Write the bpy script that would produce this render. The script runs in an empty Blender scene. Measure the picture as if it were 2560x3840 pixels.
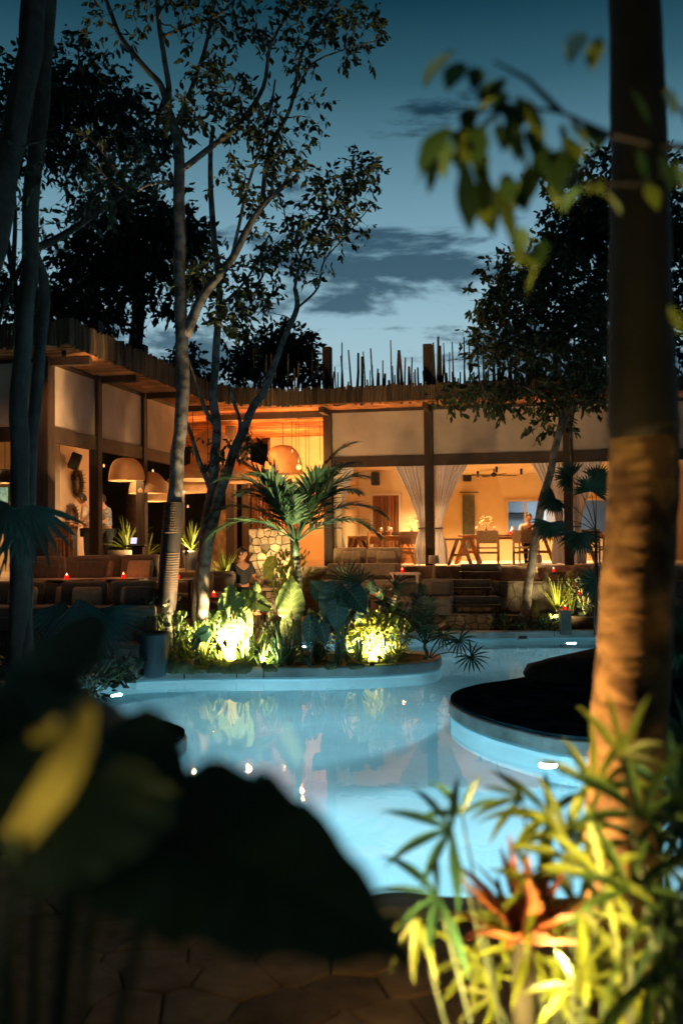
import bpy, bmesh, math, random
from mathutils import Vector, Matrix, noise as mnoise
R = math.radians
rnd = random.Random(7)
scene = bpy.context.scene
COL = scene.collection
PI = math.pi

# ------------------------------------------------------------------ camera
CAM_H = 2.2
FPX = 3733.3                      # 35 mm lens on a 36 mm tall portrait frame, photograph 2560 x 3840
cam_data = bpy.data.cameras.new('camera')
cam = bpy.data.objects.new('camera', cam_data); COL.objects.link(cam)
cam_data.sensor_fit = 'VERTICAL'; cam_data.sensor_height = 36; cam_data.lens = 35
cam_data.clip_start = 0.05; cam_data.clip_end = 2000
CAM_R = Matrix.Rotation(R(90 + 1.5), 3, 'X') @ Matrix.Rotation(R(-0.55), 3, 'Z')
cam.matrix_world = Matrix.Translation((0, 0, CAM_H)) @ CAM_R.to_4x4()
cam_data.dof.use_dof = True
cam_data.dof.focus_distance = 17.0
cam_data.dof.aperture_fstop = 1.4
cam_data.dof.aperture_blades = 0
scene.camera = cam

# ------------------------------------------------------------------ world, sun, exposure
CLOUD_LOC = (6.37, 0.6, 6.9)
SUN_EL, SUN_ROT = R(-1.2), R(20)
world = bpy.data.worlds.new('World'); scene.world = world; world.use_nodes = True
wn, wl = world.node_tree.nodes, world.node_tree.links
wn.clear()
def N(nt, t, **kw):
    n = nt.nodes.new(t)
    for k, v in kw.items(): setattr(n, k, v)
    return n
WT = world.node_tree
w_out = N(WT, 'ShaderNodeOutputWorld'); w_bg = N(WT, 'ShaderNodeBackground')
w_sky = N(WT, 'ShaderNodeTexSky', sky_type='NISHITA', sun_disc=False, sun_elevation=SUN_EL, sun_rotation=SUN_ROT)
w_sky.air_density = 1.6; w_sky.dust_density = 0.6; w_sky.ozone_density = 3.0; w_sky.altitude = 0
w_tc = N(WT, 'ShaderNodeTexCoord')
w_sep = N(WT, 'ShaderNodeSeparateXYZ'); wl.new(w_tc.outputs['Generated'], w_sep.inputs[0])
# brightness falls from the horizon glow to the zenith
w_ramp = N(WT, 'ShaderNodeValToRGB')
er = w_ramp.color_ramp
er.elements[0].position = 0.0; er.elements[0].color = (0.46, 0.65, 0.72, 1)
er.elements[1].position = 1.0; er.elements[1].color = (0.002, 0.012, 0.022, 1)
for pos, c in ((0.10, (0.45, 0.65, 0.73)), (0.20, (0.37, 0.58, 0.67)), (0.28, (0.23, 0.43, 0.54)), (0.36, (0.105, 0.25, 0.33)), (0.42, (0.034, 0.115, 0.162)), (0.48, (0.006, 0.046, 0.074)), (0.6, (0.004, 0.028, 0.047))):
    e = er.elements.new(pos); e.color = (*c, 1)
wl.new(w_sep.outputs['Z'], w_ramp.inputs['Fac'])
w_mixs = N(WT, 'ShaderNodeMix', data_type='RGBA', blend_type='MIX'); w_mixs.inputs['Factor'].default_value = 0.10
w_skyb = N(WT, 'ShaderNodeVectorMath', operation='SCALE'); w_skyb.inputs['Scale'].default_value = 0.05
wl.new(w_sky.outputs[0], w_skyb.inputs[0])
wl.new(w_ramp.outputs[0], w_mixs.inputs['A']); wl.new(w_skyb.outputs[0], w_mixs.inputs['B'])
# clouds: long low banks, thinning out overhead
w_cmb = N(WT, 'ShaderNodeMapping'); w_cmb.inputs['Scale'].default_value = (4.6, 4.6, 17.0); w_cmb.inputs['Location'].default_value = CLOUD_LOC
wl.new(w_tc.outputs['Generated'], w_cmb.inputs[0])
w_noi = N(WT, 'ShaderNodeTexNoise'); w_noi.inputs['Scale'].default_value = 1.0; w_noi.inputs['Detail'].default_value = 6; w_noi.inputs['Roughness'].default_value = 0.60
w_noi.inputs['Distortion'].default_value = 0.25
wl.new(w_cmb.outputs[0], w_noi.inputs['Vector'])
w_cov = N(WT, 'ShaderNodeMapRange'); w_cov.inputs['From Min'].default_value = 0.18; w_cov.inputs['From Max'].default_value = 0.46; w_cov.inputs['To Min'].default_value = 0.060; w_cov.inputs['To Max'].default_value = -0.10
wl.new(w_sep.outputs['Z'], w_cov.inputs['Value'])
w_cad = N(WT, 'ShaderNodeMath', operation='ADD'); wl.new(w_noi.outputs[0], w_cad.inputs[0]); wl.new(w_cov.outputs[0], w_cad.inputs[1])
w_cr = N(WT, 'ShaderNodeValToRGB'); w_cr.color_ramp.interpolation = 'EASE'; w_cr.color_ramp.elements[0].position = 0.505; w_cr.color_ramp.elements[1].position = 0.605
wl.new(w_cad.outputs[0], w_cr.inputs['Fac'])
w_cmul = N(WT, 'ShaderNodeMath', operation='MULTIPLY'); w_cmul.inputs[1].default_value = 0.9
wl.new(w_cr.outputs[0], w_cmul.inputs[0])
w_cloud = N(WT, 'ShaderNodeMix', data_type='RGBA', blend_type='MULTIPLY')
w_cloud.inputs['B'].default_value = (0.12, 0.19, 0.24, 1)
wl.new(w_cmul.outputs[0], w_cloud.inputs['Factor']); wl.new(w_mixs.outputs['Result'], w_cloud.inputs['A'])
# the afterglow lies ahead; the sky behind the camera is already dim
w_az = N(WT, 'ShaderNodeMapRange', interpolation_type='SMOOTHSTEP'); w_az.inputs['From Min'].default_value = -0.5; w_az.inputs['From Max'].default_value = 0.85; w_az.inputs['To Min'].default_value = 0.16; w_az.inputs['To Max'].default_value = 1.0
wl.new(w_sep.outputs['Y'], w_az.inputs['Value'])
w_fin = N(WT, 'ShaderNodeVectorMath', operation='SCALE'); wl.new(w_cloud.outputs['Result'], w_fin.inputs[0]); wl.new(w_az.outputs[0], w_fin.inputs['Scale'])
wl.new(w_fin.outputs[0], w_bg.inputs['Color'])
w_bg.inputs['Strength'].default_value = 1.0
wl.new(w_bg.outputs[0], w_out.inputs[0])

sun_data = bpy.data.lights.new('sun', 'SUN'); sun_data.energy = 0.015; sun_data.angle = R(20); sun_data.color = (0.75, 0.88, 1.0)
sun = bpy.data.objects.new('sun', sun_data); COL.objects.link(sun)
sun.rotation_euler = (R(62), 0, R(35)); sun.location = (-20, -10, 30)

scene.view_settings.view_transform = 'Standard'; scene.view_settings.look = 'None'
scene.view_settings.exposure = 0.0; scene.view_settings.gamma = 1.0; scene.view_settings.use_curve_mapping = False
scene.render.engine = 'CYCLES'
cy = scene.cycles
cy.use_denoising = True; cy.max_bounces = 8; cy.transparent_max_bounces = 12; cy.diffuse_bounces = 4; cy.glossy_bounces = 3
cy.caustics_reflective = False; cy.caustics_refractive = True; cy.sample_clamp_indirect = 4.0; cy.sample_clamp_direct = 0
cy.use_light_tree = True

# ------------------------------------------------------------------ helpers: pixels, building frame
CAMP = Vector((0, 0, CAM_H))
def ray(u, v): return CAM_R @ Vector(((u - 1280) / FPX, -(v - 1920) / FPX, -1))
def PY(u, v, y):                  # on the pixel's ray, y metres ahead
    d = ray(u, v); return CAMP + d * (y / d.y)
def PZ(u, v, z):                  # where the pixel's ray meets a level
    d = ray(u, v); return CAMP + d * ((z - CAM_H) / d.z)
BA = R(11.5)
BE = Vector((math.cos(BA), -math.sin(BA), 0)); BW = Vector((math.sin(BA), math.cos(BA), 0))
BO = Vector((-0.34, 25.2, 0))
def B(p, q, z=0.0): return BO + BE * p + BW * q + Vector((0, 0, z))
def BPX(u, v, q):                 # pixel ray meets the building plane q = const
    d = ray(u, v); t = (q - (CAMP - BO).dot(BW)) / d.dot(BW); return CAMP + d * t
def BPP(u, v, p):                 # pixel ray meets the building plane p = const
    d = ray(u, v); t = (p - (CAMP - BO).dot(BE)) / d.dot(BE); return CAMP + d * t
def bp(w): return (w - BO).dot(BE)
def bq(w): return (w - BO).dot(BW)

# ------------------------------------------------------------------ materials
MATS = {}
def mat(name, col, rough=0.75, var=0.25, scale=6.0, bump=0.15, bscale=None, trans=0.0, emit=None, estr=0.0, metal=0.0, spec=0.4, island=0.0, stretch=None, col2=None, sheen=0.0):
    if name in MATS: return MATS[name]
    m = bpy.data.materials.new(name); m.use_nodes = True; nt = m.node_tree; nt.nodes.clear(); L = nt.links
    out = N(nt, 'ShaderNodeOutputMaterial'); bs = N(nt, 'ShaderNodeBsdfPrincipled')
    bs.inputs['Roughness'].default_value = rough; bs.inputs['Metallic'].default_value = metal
    bs.inputs['Specular IOR Level'].default_value = spec
    if sheen: bs.inputs['Sheen Weight'].default_value = sheen
    tc = N(nt, 'ShaderNodeTexCoord'); mp = N(nt, 'ShaderNodeMapping')
    if stretch: mp.inputs['Scale'].default_value = stretch
    L.new(tc.outputs['Object'], mp.inputs[0])
    no = N(nt, 'ShaderNodeTexNoise'); no.inputs['Scale'].default_value = scale; no.inputs['Detail'].default_value = 5
    L.new(mp.outputs[0], no.inputs['Vector'])
    c2 = col2 or tuple(c * (1 - var) for c in col); c1 = tuple(min(1, c * (1 + var * 0.6)) for c in col)
    rp = N(nt, 'ShaderNodeValToRGB')
    rp.color_ramp.elements[0].position = 0.35; rp.color_ramp.elements[0].color = (*c2, 1)
    rp.color_ramp.elements[1].position = 0.68; rp.color_ramp.elements[1].color = (*c1, 1)
    L.new(no.outputs[0], rp.inputs['Fac'])
    csock = rp.outputs[0]
    if island:
        ge = N(nt, 'ShaderNodeNewGeometry'); oi = N(nt, 'ShaderNodeObjectInfo')
        ad = N(nt, 'ShaderNodeMath', operation='ADD'); fr = N(nt, 'ShaderNodeMath', operation='FRACT')
        L.new(ge.outputs['Random Per Island'], ad.inputs[0]); L.new(oi.outputs['Random'], ad.inputs[1]); L.new(ad.outputs[0], fr.inputs[0])
        mr = N(nt, 'ShaderNodeMapRange'); mr.inputs['To Min'].default_value = 1 - island; mr.inputs['To Max'].default_value = 1 + island * 0.8
        L.new(fr.outputs[0], mr.inputs['Value'])
        vs = N(nt, 'ShaderNodeVectorMath', operation='SCALE'); L.new(csock, vs.inputs[0]); L.new(mr.outputs[0], vs.inputs['Scale']); csock = vs.outputs[0]
    L.new(csock, bs.inputs['Base Color'])
    if bump:
        nb = N(nt, 'ShaderNodeTexNoise'); nb.inputs['Scale'].default_value = bscale or scale * 4; nb.inputs['Detail'].default_value = 6
        L.new(mp.outputs[0], nb.inputs['Vector'])
        bu = N(nt, 'ShaderNodeBump'); bu.inputs['Strength'].default_value = bump; bu.inputs['Distance'].default_value = 0.02
        L.new(nb.outputs[0], bu.inputs['Height']); L.new(bu.outputs[0], bs.inputs['Normal'])
    if emit:
        bs.inputs['Emission Color'].default_value = (*emit, 1); bs.inputs['Emission Strength'].default_value = estr
    if trans:
        tr = N(nt, 'ShaderNodeBsdfTranslucent'); L.new(csock, tr.inputs['Color'])
        mx = N(nt, 'ShaderNodeMixShader'); mx.inputs[0].default_value = trans
        L.new(bs.outputs[0], mx.inputs[1]); L.new(tr.outputs[0], mx.inputs[2]); L.new(mx.outputs[0], out.inputs[0])
    else:
        L.new(bs.outputs[0], out.inputs[0])
    MATS[name] = m; return m
def emat(name, col, s):
    if name in MATS: return MATS[name]
    m = bpy.data.materials.new(name); m.use_nodes = True; nt = m.node_tree; nt.nodes.clear()
    out = N(nt, 'ShaderNodeOutputMaterial'); e = N(nt, 'ShaderNodeEmission')
    e.inputs[0].default_value = (*col, 1); e.inputs[1].default_value = s
    nt.links.new(e.outputs[0], out.inputs[0]); MATS[name] = m; return m
def ringed(name, c1, c2, freq, rough=0.8, blotch=0.4, bst=0.6, dist=2.5):     # bark with rings across the trunk
    if name in MATS: return MATS[name]
    m = mat(name, c1, rough, 0.3, 5, 0)
    nt = m.node_tree; L = nt.links
    bs = next(n for n in nt.nodes if n.type == 'BSDF_PRINCIPLED'); tc = next(n for n in nt.nodes if n.type == 'TEX_COORD')
    src = bs.inputs['Base Color'].links[0].from_socket
    wv = N(nt, 'ShaderNodeTexWave', wave_type='BANDS', bands_direction='Z'); wv.inputs['Scale'].default_value = freq
    wv.inputs['Distortion'].default_value = dist; wv.inputs['Detail'].default_value = 3; wv.inputs['Detail Scale'].default_value = 1.2
    L.new(tc.outputs['Object'], wv.inputs['Vector'])
    no = N(nt, 'ShaderNodeTexNoise'); no.inputs['Scale'].default_value = 7; no.inputs['Detail'].default_value = 6; L.new(tc.outputs['Object'], no.inputs['Vector'])
    rr = N(nt, 'ShaderNodeValToRGB'); rr.color_ramp.elements[0].position = 0.45; rr.color_ramp.elements[1].position = 0.6; L.new(no.outputs[0], rr.inputs[0])
    ma = N(nt, 'ShaderNodeMath', operation='MULTIPLY'); L.new(rr.outputs[0], ma.inputs[0]); ma.inputs[1].default_value = blotch
    mx = N(nt, 'ShaderNodeMix', data_type='RGBA'); L.new(ma.outputs[0], mx.inputs['Factor']); L.new(src, mx.inputs['A']); mx.inputs['B'].default_value = (*c2, 1)
    L.new(mx.outputs['Result'], bs.inputs['Base Color'])
    bu = N(nt, 'ShaderNodeBump'); bu.inputs['Strength'].default_value = bst; bu.inputs['Distance'].default_value = 0.015
    L.new(wv.outputs[0], bu.inputs['Height']); L.new(bu.outputs[0], bs.inputs['Normal'])
    return m

WOOD = mat('dark_timber', (0.040, 0.023, 0.014), 0.7, 0.45, 3, 0.35, 30, stretch=(6, 6, 0.6))
BEAMW = mat('beam_timber', (0.055, 0.032, 0.019), 0.7, 0.4, 3, 0.3, 25)
STICK = mat('fascia_sticks', (0.080, 0.050, 0.028), 0.8, 0.45, 2.5, 0.3, 30, island=0.5, stretch=(5, 5, 0.5))
POLE = mat('ceiling_poles', (0.46, 0.17, 0.05), 0.75, 0.4, 3, 0.3, 25, island=0.5)
STAKE = mat('roof_stakes', (0.05, 0.038, 0.03), 0.85, 0.4, 3, 0.3, 25, island=0.4)
BAMBOO = mat('bamboo_red', (0.21, 0.085, 0.035), 0.55, 0.4, 3, 0.3, 25, island=0.5, stretch=(5, 5, 0.5))
TABLEW = mat('table_wood', (0.40, 0.17, 0.06), 0.5, 0.35, 4, 0.2, 25, stretch=(1, 6, 6))
PANEL = mat('plaster_panel', (0.58, 0.46, 0.36), 0.9, 0.30, 0.9, 0.25, 45, trans=0.22)  # broad tone noise stands in for soft shadows on the panels
PLAST = mat('plaster_wall', (0.72, 0.55, 0.32), 0.9, 0.10, 1.5, 0.15, 40)
PLASTP = mat('plaster_pale', (0.62, 0.50, 0.40), 0.9, 0.10, 1.5, 0.15, 40)
FLOORM = mat('terrace_floor', (0.46, 0.36, 0.24), 0.55, 0.2, 2, 0.1, 20)
STONE = mat('stone_warm', (0.32, 0.24, 0.16), 0.9, 0.45, 5, 0.7, 18, island=0.35)
STONED = mat('stone_grey', (0.16, 0.15, 0.13), 0.9, 0.45, 5, 0.7, 18, island=0.35)
PAVE = mat('paving_stone', (0.36, 0.22, 0.11), 0.8, 0.45, 4, 0.6, 16, island=0.3)
MORTAR = mat('mortar', (0.10, 0.08, 0.06), 0.95, 0.3, 8, 0.5, 30)
SOIL = mat('soil', (0.030, 0.022, 0.015), 0.95, 0.5, 6, 0.8, 25)
COPING = mat('coping_plaster', (0.46, 0.48, 0.46), 0.75, 0.45, 2.2, 0.5, 18)
BASIN = mat('pool_plaster', (0.52, 0.80, 0.86), 0.75, 0.10, 1.2, 0.05, 10)
DECKD = mat('dark_deck_stone', (0.012, 0.026, 0.036), 0.95, 0.6, 3, 0.6, 30, spec=0.0)
ROCKD = mat('dark_rock', (0.022, 0.025, 0.027), 0.9, 0.5, 4, 0.9, 14)
ROCK = mat('mossy_rock', (0.12, 0.12, 0.05), 0.9, 0.5, 5, 0.8, 16)
BARK = ringed('bark_pale', (0.14, 0.14, 0.135), (0.028, 0.028, 0.028), 1.4, 0.9, 0.8, 0.22, 7.0)
BARKD = ringed('bark_dark', (0.045, 0.042, 0.038), (0.018, 0.017, 0.016), 1.4, 0.9, 0.6, 0.22, 7.0)
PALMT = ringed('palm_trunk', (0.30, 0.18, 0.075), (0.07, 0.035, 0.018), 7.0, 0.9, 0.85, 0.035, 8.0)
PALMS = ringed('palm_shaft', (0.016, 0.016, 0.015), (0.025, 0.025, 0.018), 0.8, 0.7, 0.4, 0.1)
PALMG = ringed('palm_green_stem', (0.10, 0.14, 0.11), (0.06, 0.07, 0.05), 4.0, 0.6, 0.5)
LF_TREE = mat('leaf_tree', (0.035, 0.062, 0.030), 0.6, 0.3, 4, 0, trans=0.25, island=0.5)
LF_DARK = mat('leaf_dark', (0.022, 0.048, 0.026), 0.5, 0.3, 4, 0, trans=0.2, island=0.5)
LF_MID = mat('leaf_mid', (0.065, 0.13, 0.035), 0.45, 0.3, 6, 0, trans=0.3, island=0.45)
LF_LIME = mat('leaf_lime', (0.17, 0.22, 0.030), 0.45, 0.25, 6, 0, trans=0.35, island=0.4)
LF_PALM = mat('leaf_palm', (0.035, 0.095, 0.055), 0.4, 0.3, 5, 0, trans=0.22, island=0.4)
LF_TARO = mat('leaf_taro', (0.085, 0.16, 0.055), 0.4, 0.25, 9, 0.1, 40, trans=0.3)
LF_TEAL = mat('leaf_taro_dark', (0.018, 0.062, 0.050), 0.4, 0.3, 6, 0.1, 40, trans=0.15)
STEM = mat('plant_stem', (0.20, 0.24, 0.09), 0.5, 0.25, 6, 0.1)
VEIN = mat('leaf_vein', (0.36, 0.42, 0.20), 0.5, 0.15, 6, 0)
SOFA = mat('sofa_fabric', (0.15, 0.115, 0.085), 0.95, 0.2, 14, 0.3, 120, sheen=0.3)
CUSH = mat('cushion_dark', (0.075, 0.065, 0.06), 0.95, 0.25, 14, 0.3, 120, sheen=0.3)
CUSHP = mat('cushion_sand', (0.36, 0.27, 0.17), 0.95, 0.2, 14, 0.3, 120, sheen=0.3)
CLOTH = mat('curtain_cloth', (0.82, 0.77, 0.76), 0.9, 0.04, 8, 0.1, 120, trans=0.22)
SHADE = mat('pendant_shade', (0.48, 0.29, 0.15), 0.85, 0.15, 5, 0.25, 60, trans=0.40)
BLACK = mat('black_plastic', (0.012, 0.012, 0.013), 0.5, 0.2, 10, 0)
METAL = mat('dark_metal', (0.03, 0.03, 0.03), 0.4, 0.2, 10, 0, metal=0.6)
SKIN = mat('skin', (0.36, 0.19, 0.11), 0.55, 0.1, 10, 0.05)
HAIR = mat('hair', (0.012, 0.009, 0.007), 0.6, 0.3, 30, 0.3)
URN = mat('urn_glaze', (0.018, 0.035, 0.048), 0.45, 0.35, 4, 0.3, 12)

# ------------------------------------------------------------------ helpers: objects
ORG = {}
def empty(name, loc, label=None, cat=None, group=None):
    o = bpy.data.objects.new(name, None); COL.objects.link(o); o.location = loc; ORG[o.name] = Vector(loc); o.empty_display_size = 0.1
    tag(o, label, cat, group); return o
def tag(o, label=None, cat=None, group=None, kind=None):
    if label: o['label'] = label
    if cat: o['category'] = cat
    if group: o['group'] = group
    if kind: o['kind'] = kind
    return o
class MB:
    def __init__(s): s.v = []; s.f = []
    def add(s, vs, fs):
        b = len(s.v); s.v += [Vector(x) for x in vs]; s.f += [tuple(b + i for i in f) for f in fs]; return s
    def hexa(s, c):                # 8 corners: bottom ring then top ring
        return s.add(c, [(3, 2, 1, 0), (4, 5, 6, 7), (0, 1, 5, 4), (1, 2, 6, 5), (2, 3, 7, 6), (3, 0, 4, 7)])
    def box(s, c, sz, rot=None):
        x, y, z = sz[0] / 2, sz[1] / 2, sz[2] / 2; c = Vector(c)
        k = [Vector(t) for t in ((-x, -y, -z), (x, -y, -z), (x, y, -z), (-x, y, -z), (-x, -y, z), (x, -y, z), (x, y, z), (-x, y, z))]
        if rot is not None: k = [rot @ t for t in k]
        return s.hexa([c + t for t in k])
    def bbox(s, p0, p1, q0, q1, z0, z1):
        return s.hexa([B(p0, q0, z0), B(p1, q0, z0), B(p1, q1, z0), B(p0, q1, z0), B(p0, q0, z1), B(p1, q0, z1), B(p1, q1, z1), B(p0, q1, z1)])
    def tube(s, pts, rad, n=8, cap=True):
        pts = [Vector(p) for p in pts]; m = len(pts)
        if not hasattr(rad, '__len__'): rad = [rad] * m
        t0 = (pts[1] - pts[0]).normalized()
        a = t0.orthogonal().normalized(); base = len(s.v); prev = t0
        for i, p in enumerate(pts):
            t = (pts[min(i + 1, m - 1)] - pts[max(i - 1, 0)])
            t = t.normalized() if t.length > 1e-9 else prev
            a = a - t * a.dot(t); a = a.normalized() if a.length > 1e-6 else t.orthogonal().normalized()
            b = t.cross(a); prev = t
            for k in range(n):
                an = 2 * PI * k / n
                s.v.append(p + (a * math.cos(an) + b * math.sin(an)) * rad[i])
        for i in range(m - 1):
            for k in range(n):
                k2 = (k + 1) % n
                s.f.append((base + i * n + k, base + i * n + k2, base + (i + 1) * n + k2, base + (i + 1) * n + k))
        if cap:
            s.f.append(tuple(base + k for k in reversed(range(n)))); s.f.append(tuple(base + (m - 1) * n + k for k in range(n)))
        return s
    def lathe(s, prof, n=16, c=(0, 0, 0), wob=0.0, close=False):
        c = Vector(c); base = len(s.v); m = len(prof)
        for i, (r, z) in enumerate(prof):
            for k in range(n):
                an = 2 * PI * k / n; rr = r * (1 + wob * math.sin(3 * an + i * .4) + wob * .6 * math.sin(2 * an + 1.3))
                s.v.append(c + Vector((rr * math.cos(an), rr * math.sin(an), z + wob * .5 * math.sin(2 * an) * r)))
        for i in range(m - 1):
            for k in range(n):
                k2 = (k + 1) % n
                s.f.append((base + i * n + k, base + i * n + k2, base + (i + 1) * n + k2, base + (i + 1) * n + k))
        if not close:
            if prof[0][0] > 1e-6: s.f.append(tuple(base + k for k in reversed(range(n))))
            if prof[-1][0] > 1e-6: s.f.append(tuple(base + (m - 1) * n + k for k in range(n)))
        return s
    def blade(s, p0, d, up, length, width, droop=0.2, seg=4, fold=0.15, tip=0.0, peak=0.35):
        # a strap leaf from p0 along d, bending towards -z
        d = Vector(d).normalized(); p = Vector(p0); side = d.cross(up); side = side.normalized() if side.length > 1e-4 else d.orthogonal().normalized()
        base = len(s.v)
        for i in range(seg + 1):
            t = i / seg
            w = width * (0.35 + 0.65 * min(1, t / peak)) * (1 - max(0, (t - peak) / (1 - peak)) ** 1.6) if t < 1 else width * tip
            nrm = side.cross(d)
            s.v.append(p - side * w / 2); s.v.append(p + nrm * (-fold * w)); s.v.append(p + side * w / 2)
            d = (d + Vector((0, 0, -droop / seg * (0.5 + t)))).normalized()
            p = p + d * (length / seg)
        for i in range(seg):
            a = base + 3 * i
            s.f.append((a, a + 1, a + 4, a + 3)); s.f.append((a + 1, a + 2, a + 5, a + 4))
        return s
    def leaf(s, p, d, nrm, L, W):
        d = d.normalized(); sd = d.cross(nrm); sd = sd.normalized() if sd.length > 1e-5 else d.orthogonal().normalized(); n2 = sd.cross(d)
        b = len(s.v)
        s.v += [p, p + d * L * .35 + sd * W * .5 - n2 * W * .1, p + d * L * .75 + sd * W * .35 - n2 * W * .1, p + d * L - n2 * L * .12, p + d * L * .75 - sd * W * .35 - n2 * W * .1, p + d * L * .35 - sd * W * .5 - n2 * W * .1]
        s.f.append((b, b + 1, b + 2, b + 3)); s.f.append((b, b + 3, b + 4, b + 5)); return s
    def mesh(s, name, org=Vector((0, 0, 0)), smooth=False):
        me = bpy.data.meshes.new(name); me.from_pydata([v - org for v in s.v], [], s.f)
        if smooth: me.polygons.foreach_set('use_smooth', [True] * len(me.polygons))
        me.update(); return me
    def build(s, name, m, parent=None, smooth=False, loc=None):
        org = ORG[parent.name] if parent else (Vector(loc) if loc is not None else Vector((0, 0, 0)))
        o = bpy.data.objects.new(name, s.mesh(name, org, smooth)); COL.objects.link(o); o.data.materials.append(m)
        if parent: o.parent = parent
        elif loc is not None: o.location = loc
        ORG[o.name] = org.copy(); return o
def piece(name, me, m, parent, loc, rot=None, scale=None):
    o = bpy.data.objects.new(name, me); COL.objects.link(o); o.parent = parent
    if not me.materials: me.materials.append(m)
    o.location = Vector(loc) - ORG[parent.name]; ORG[o.name] = ORG[parent.name].copy()
    if rot is not None: o.rotation_euler = rot
    if scale is not None: o.scale = scale
    return o
def bevelled(o, w=0.02, seg=2):
    md = o.modifiers.new('bevel', 'BEVEL'); md.width = w; md.segments = seg; md.limit_method = 'ANGLE'; return o
def lamp(kind, loc, energy, col, parent=None, size=0.05, aim=None, spot=None, blend=0.5, name='light'):
    d = bpy.data.lights.new(name, kind); d.energy = energy; d.color = col
    if kind == 'AREA': d.size = size
    else: d.shadow_soft_size = size
    if kind == 'SPOT': d.spot_size = R(spot or 70); d.spot_blend = blend
    o = bpy.data.objects.new(name, d); COL.objects.link(o); loc = Vector(loc)
    if parent: o.parent = parent; o.location = loc - ORG[parent.name]
    else: o.location = loc
    if aim is not None: o.rotation_euler = (Vector(aim) - loc).to_track_quat('-Z', 'Y').to_euler()
    return o

def clip(poly, a, n):              # keep the side where (p-a).n <= 0
    out = []
    for i in range(len(poly)):
        p, q = poly[i], poly[(i + 1) % len(poly)]
        dp = (p[0] - a[0]) * n[0] + (p[1] - a[1]) * n[1]; dq = (q[0] - a[0]) * n[0] + (q[1] - a[1]) * n[1]
        if dp <= 0: out.append(p)
        if dp * dq < 0:
            t = dp / (dp - dq); out.append((p[0] + (q[0] - p[0]) * t, p[1] + (q[1] - p[1]) * t))
    return out
def stones(parent, org, uv, vv, W, H, size, depth, m, gap=0.012, seed=1, name='stone', keep=None, ar=1.0):
    """irregular stones, one object each, laid on the rectangle org + a*uv + b*vv, standing out along uv x vv"""
    r = random.Random(seed); org = Vector(org); uv = Vector(uv).normalized(); vv = Vector(vv).normalized(); nn = uv.cross(vv)
    sx = size * ar; nx = max(1, round(W / sx)); ny = max(1, round(H / size)); sx, sy = W / nx, H / ny
    pts = {}
    for i in range(-1, nx + 1):
        for j in range(-1, ny + 1):
            off = .5 * (j % 2)
            pts[i, j] = ((i + .5 + off - .25 + r.uniform(-.33, .33)) * sx, (j + .5 + r.uniform(-.30, .30)) * sy)
    cnt = 0
    for i in range(nx + 1):
        for j in range(ny):
            c = pts.get((i, j)) or ((i + .5) * sx, (j + .5) * sy)
            poly = [(0, 0), (W, 0), (W, H), (0, H)]
            for di in (-2, -1, 0, 1, 2):
                for dj in (-2, -1, 0, 1, 2):
                    if (di or dj) and (i + di, j + dj) in pts:
                        o = pts[i + di, j + dj]; nx_, ny_ = o[0] - c[0], o[1] - c[1]; l = math.hypot(nx_, ny_)
                        if l < 1e-6: continue
                        poly = clip(poly, ((c[0] + o[0]) / 2 - nx_ / l * gap, (c[1] + o[1]) / 2 - ny_ / l * gap), (nx_, ny_))
                        if len(poly) < 3: break
                if len(poly) < 3: break
            if len(poly) < 3: continue
            ar_ = sum(poly[k][0] * poly[(k + 1) % len(poly)][1] - poly[(k + 1) % len(poly)][0] * poly[k][1] for k in range(len(poly))) / 2
            if ar_ < size * size * .08: continue
            cx = sum(p[0] for p in poly) / len(poly); cyy = sum(p[1] for p in poly) / len(poly)
            wc = org + uv * cx + vv * cyy
            if keep and not keep(wc): continue
            d = depth * r.uniform(.65, 1.35); tl = (r.uniform(-.03, .03), r.uniform(-.03, .03))
            mb = MB(); k = len(poly); vs = []
            for (ins, h) in ((0, 0), (0.0, d * .8), (0.10, d)):
                for p in poly:
                    x = p[0] + (cx - p[0]) * ins; y = p[1] + (cyy - p[1]) * ins
                    vs.append(org + uv * x + vv * y + nn * (h + (tl[0] * (x - cx) + tl[1] * (y - cyy) if h else 0)))
            fs = []
            for ring in (0, 1):
                for a in range(k): fs.append((ring * k + a, ring * k + (a + 1) % k, (ring + 1) * k + (a + 1) % k, (ring + 1) * k + a))
            fs.append(tuple(2 * k + a for a in range(k)))
            mb.add(vs, fs); mb.build(name, m, parent); cnt += 1
    return cnt

# ================================================================== SETTING
def cr(pts, n=8):                  # Catmull-Rom through points
    pts = [Vector((p[0], p[1], 0)) for p in pts]; out = []
    for i in range(len(pts) - 1):
        p0 = pts[max(i - 1, 0)]; p1 = pts[i]; p2 = pts[i + 1]; p3 = pts[min(i + 2, len(pts) - 1)]
        for k in range(n):
            t = k / n
            out.append(.5 * ((2 * p1) + (-p0 + p2) * t + (2 * p0 - 5 * p1 + 4 * p2 - p3) * t * t + (-p0 + 3 * p1 - 3 * p2 + p3) * t ** 3))
    out.append(pts[-1]); return out
seg_near = cr([(9, 4.3), (5.5, 5.3), (3, 5.55), PZ(1850, 3490, 0), PZ(1480, 3470, 0), PZ(1150, 3490, 0), (-1.0, 6.2), (-1.9, 7.2), (-2.5, 8.4)])
seg_lip = cr([(-2.5, 8.4), (-2.35, 8.9), PZ(590, 2885, 0), PZ(660, 2855, 0), PZ(694, 2822, 0), PZ(660, 2795, 0), PZ(560, 2772, 0), (-3.2, 11.0)])
seg_left = cr([(-3.2, 11.0), (-4.2, 11.9), (-4.9, 13.2), (-4.9, 14.2), PZ(300, 2585, 0), PZ(420, 2568, 0)])
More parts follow.
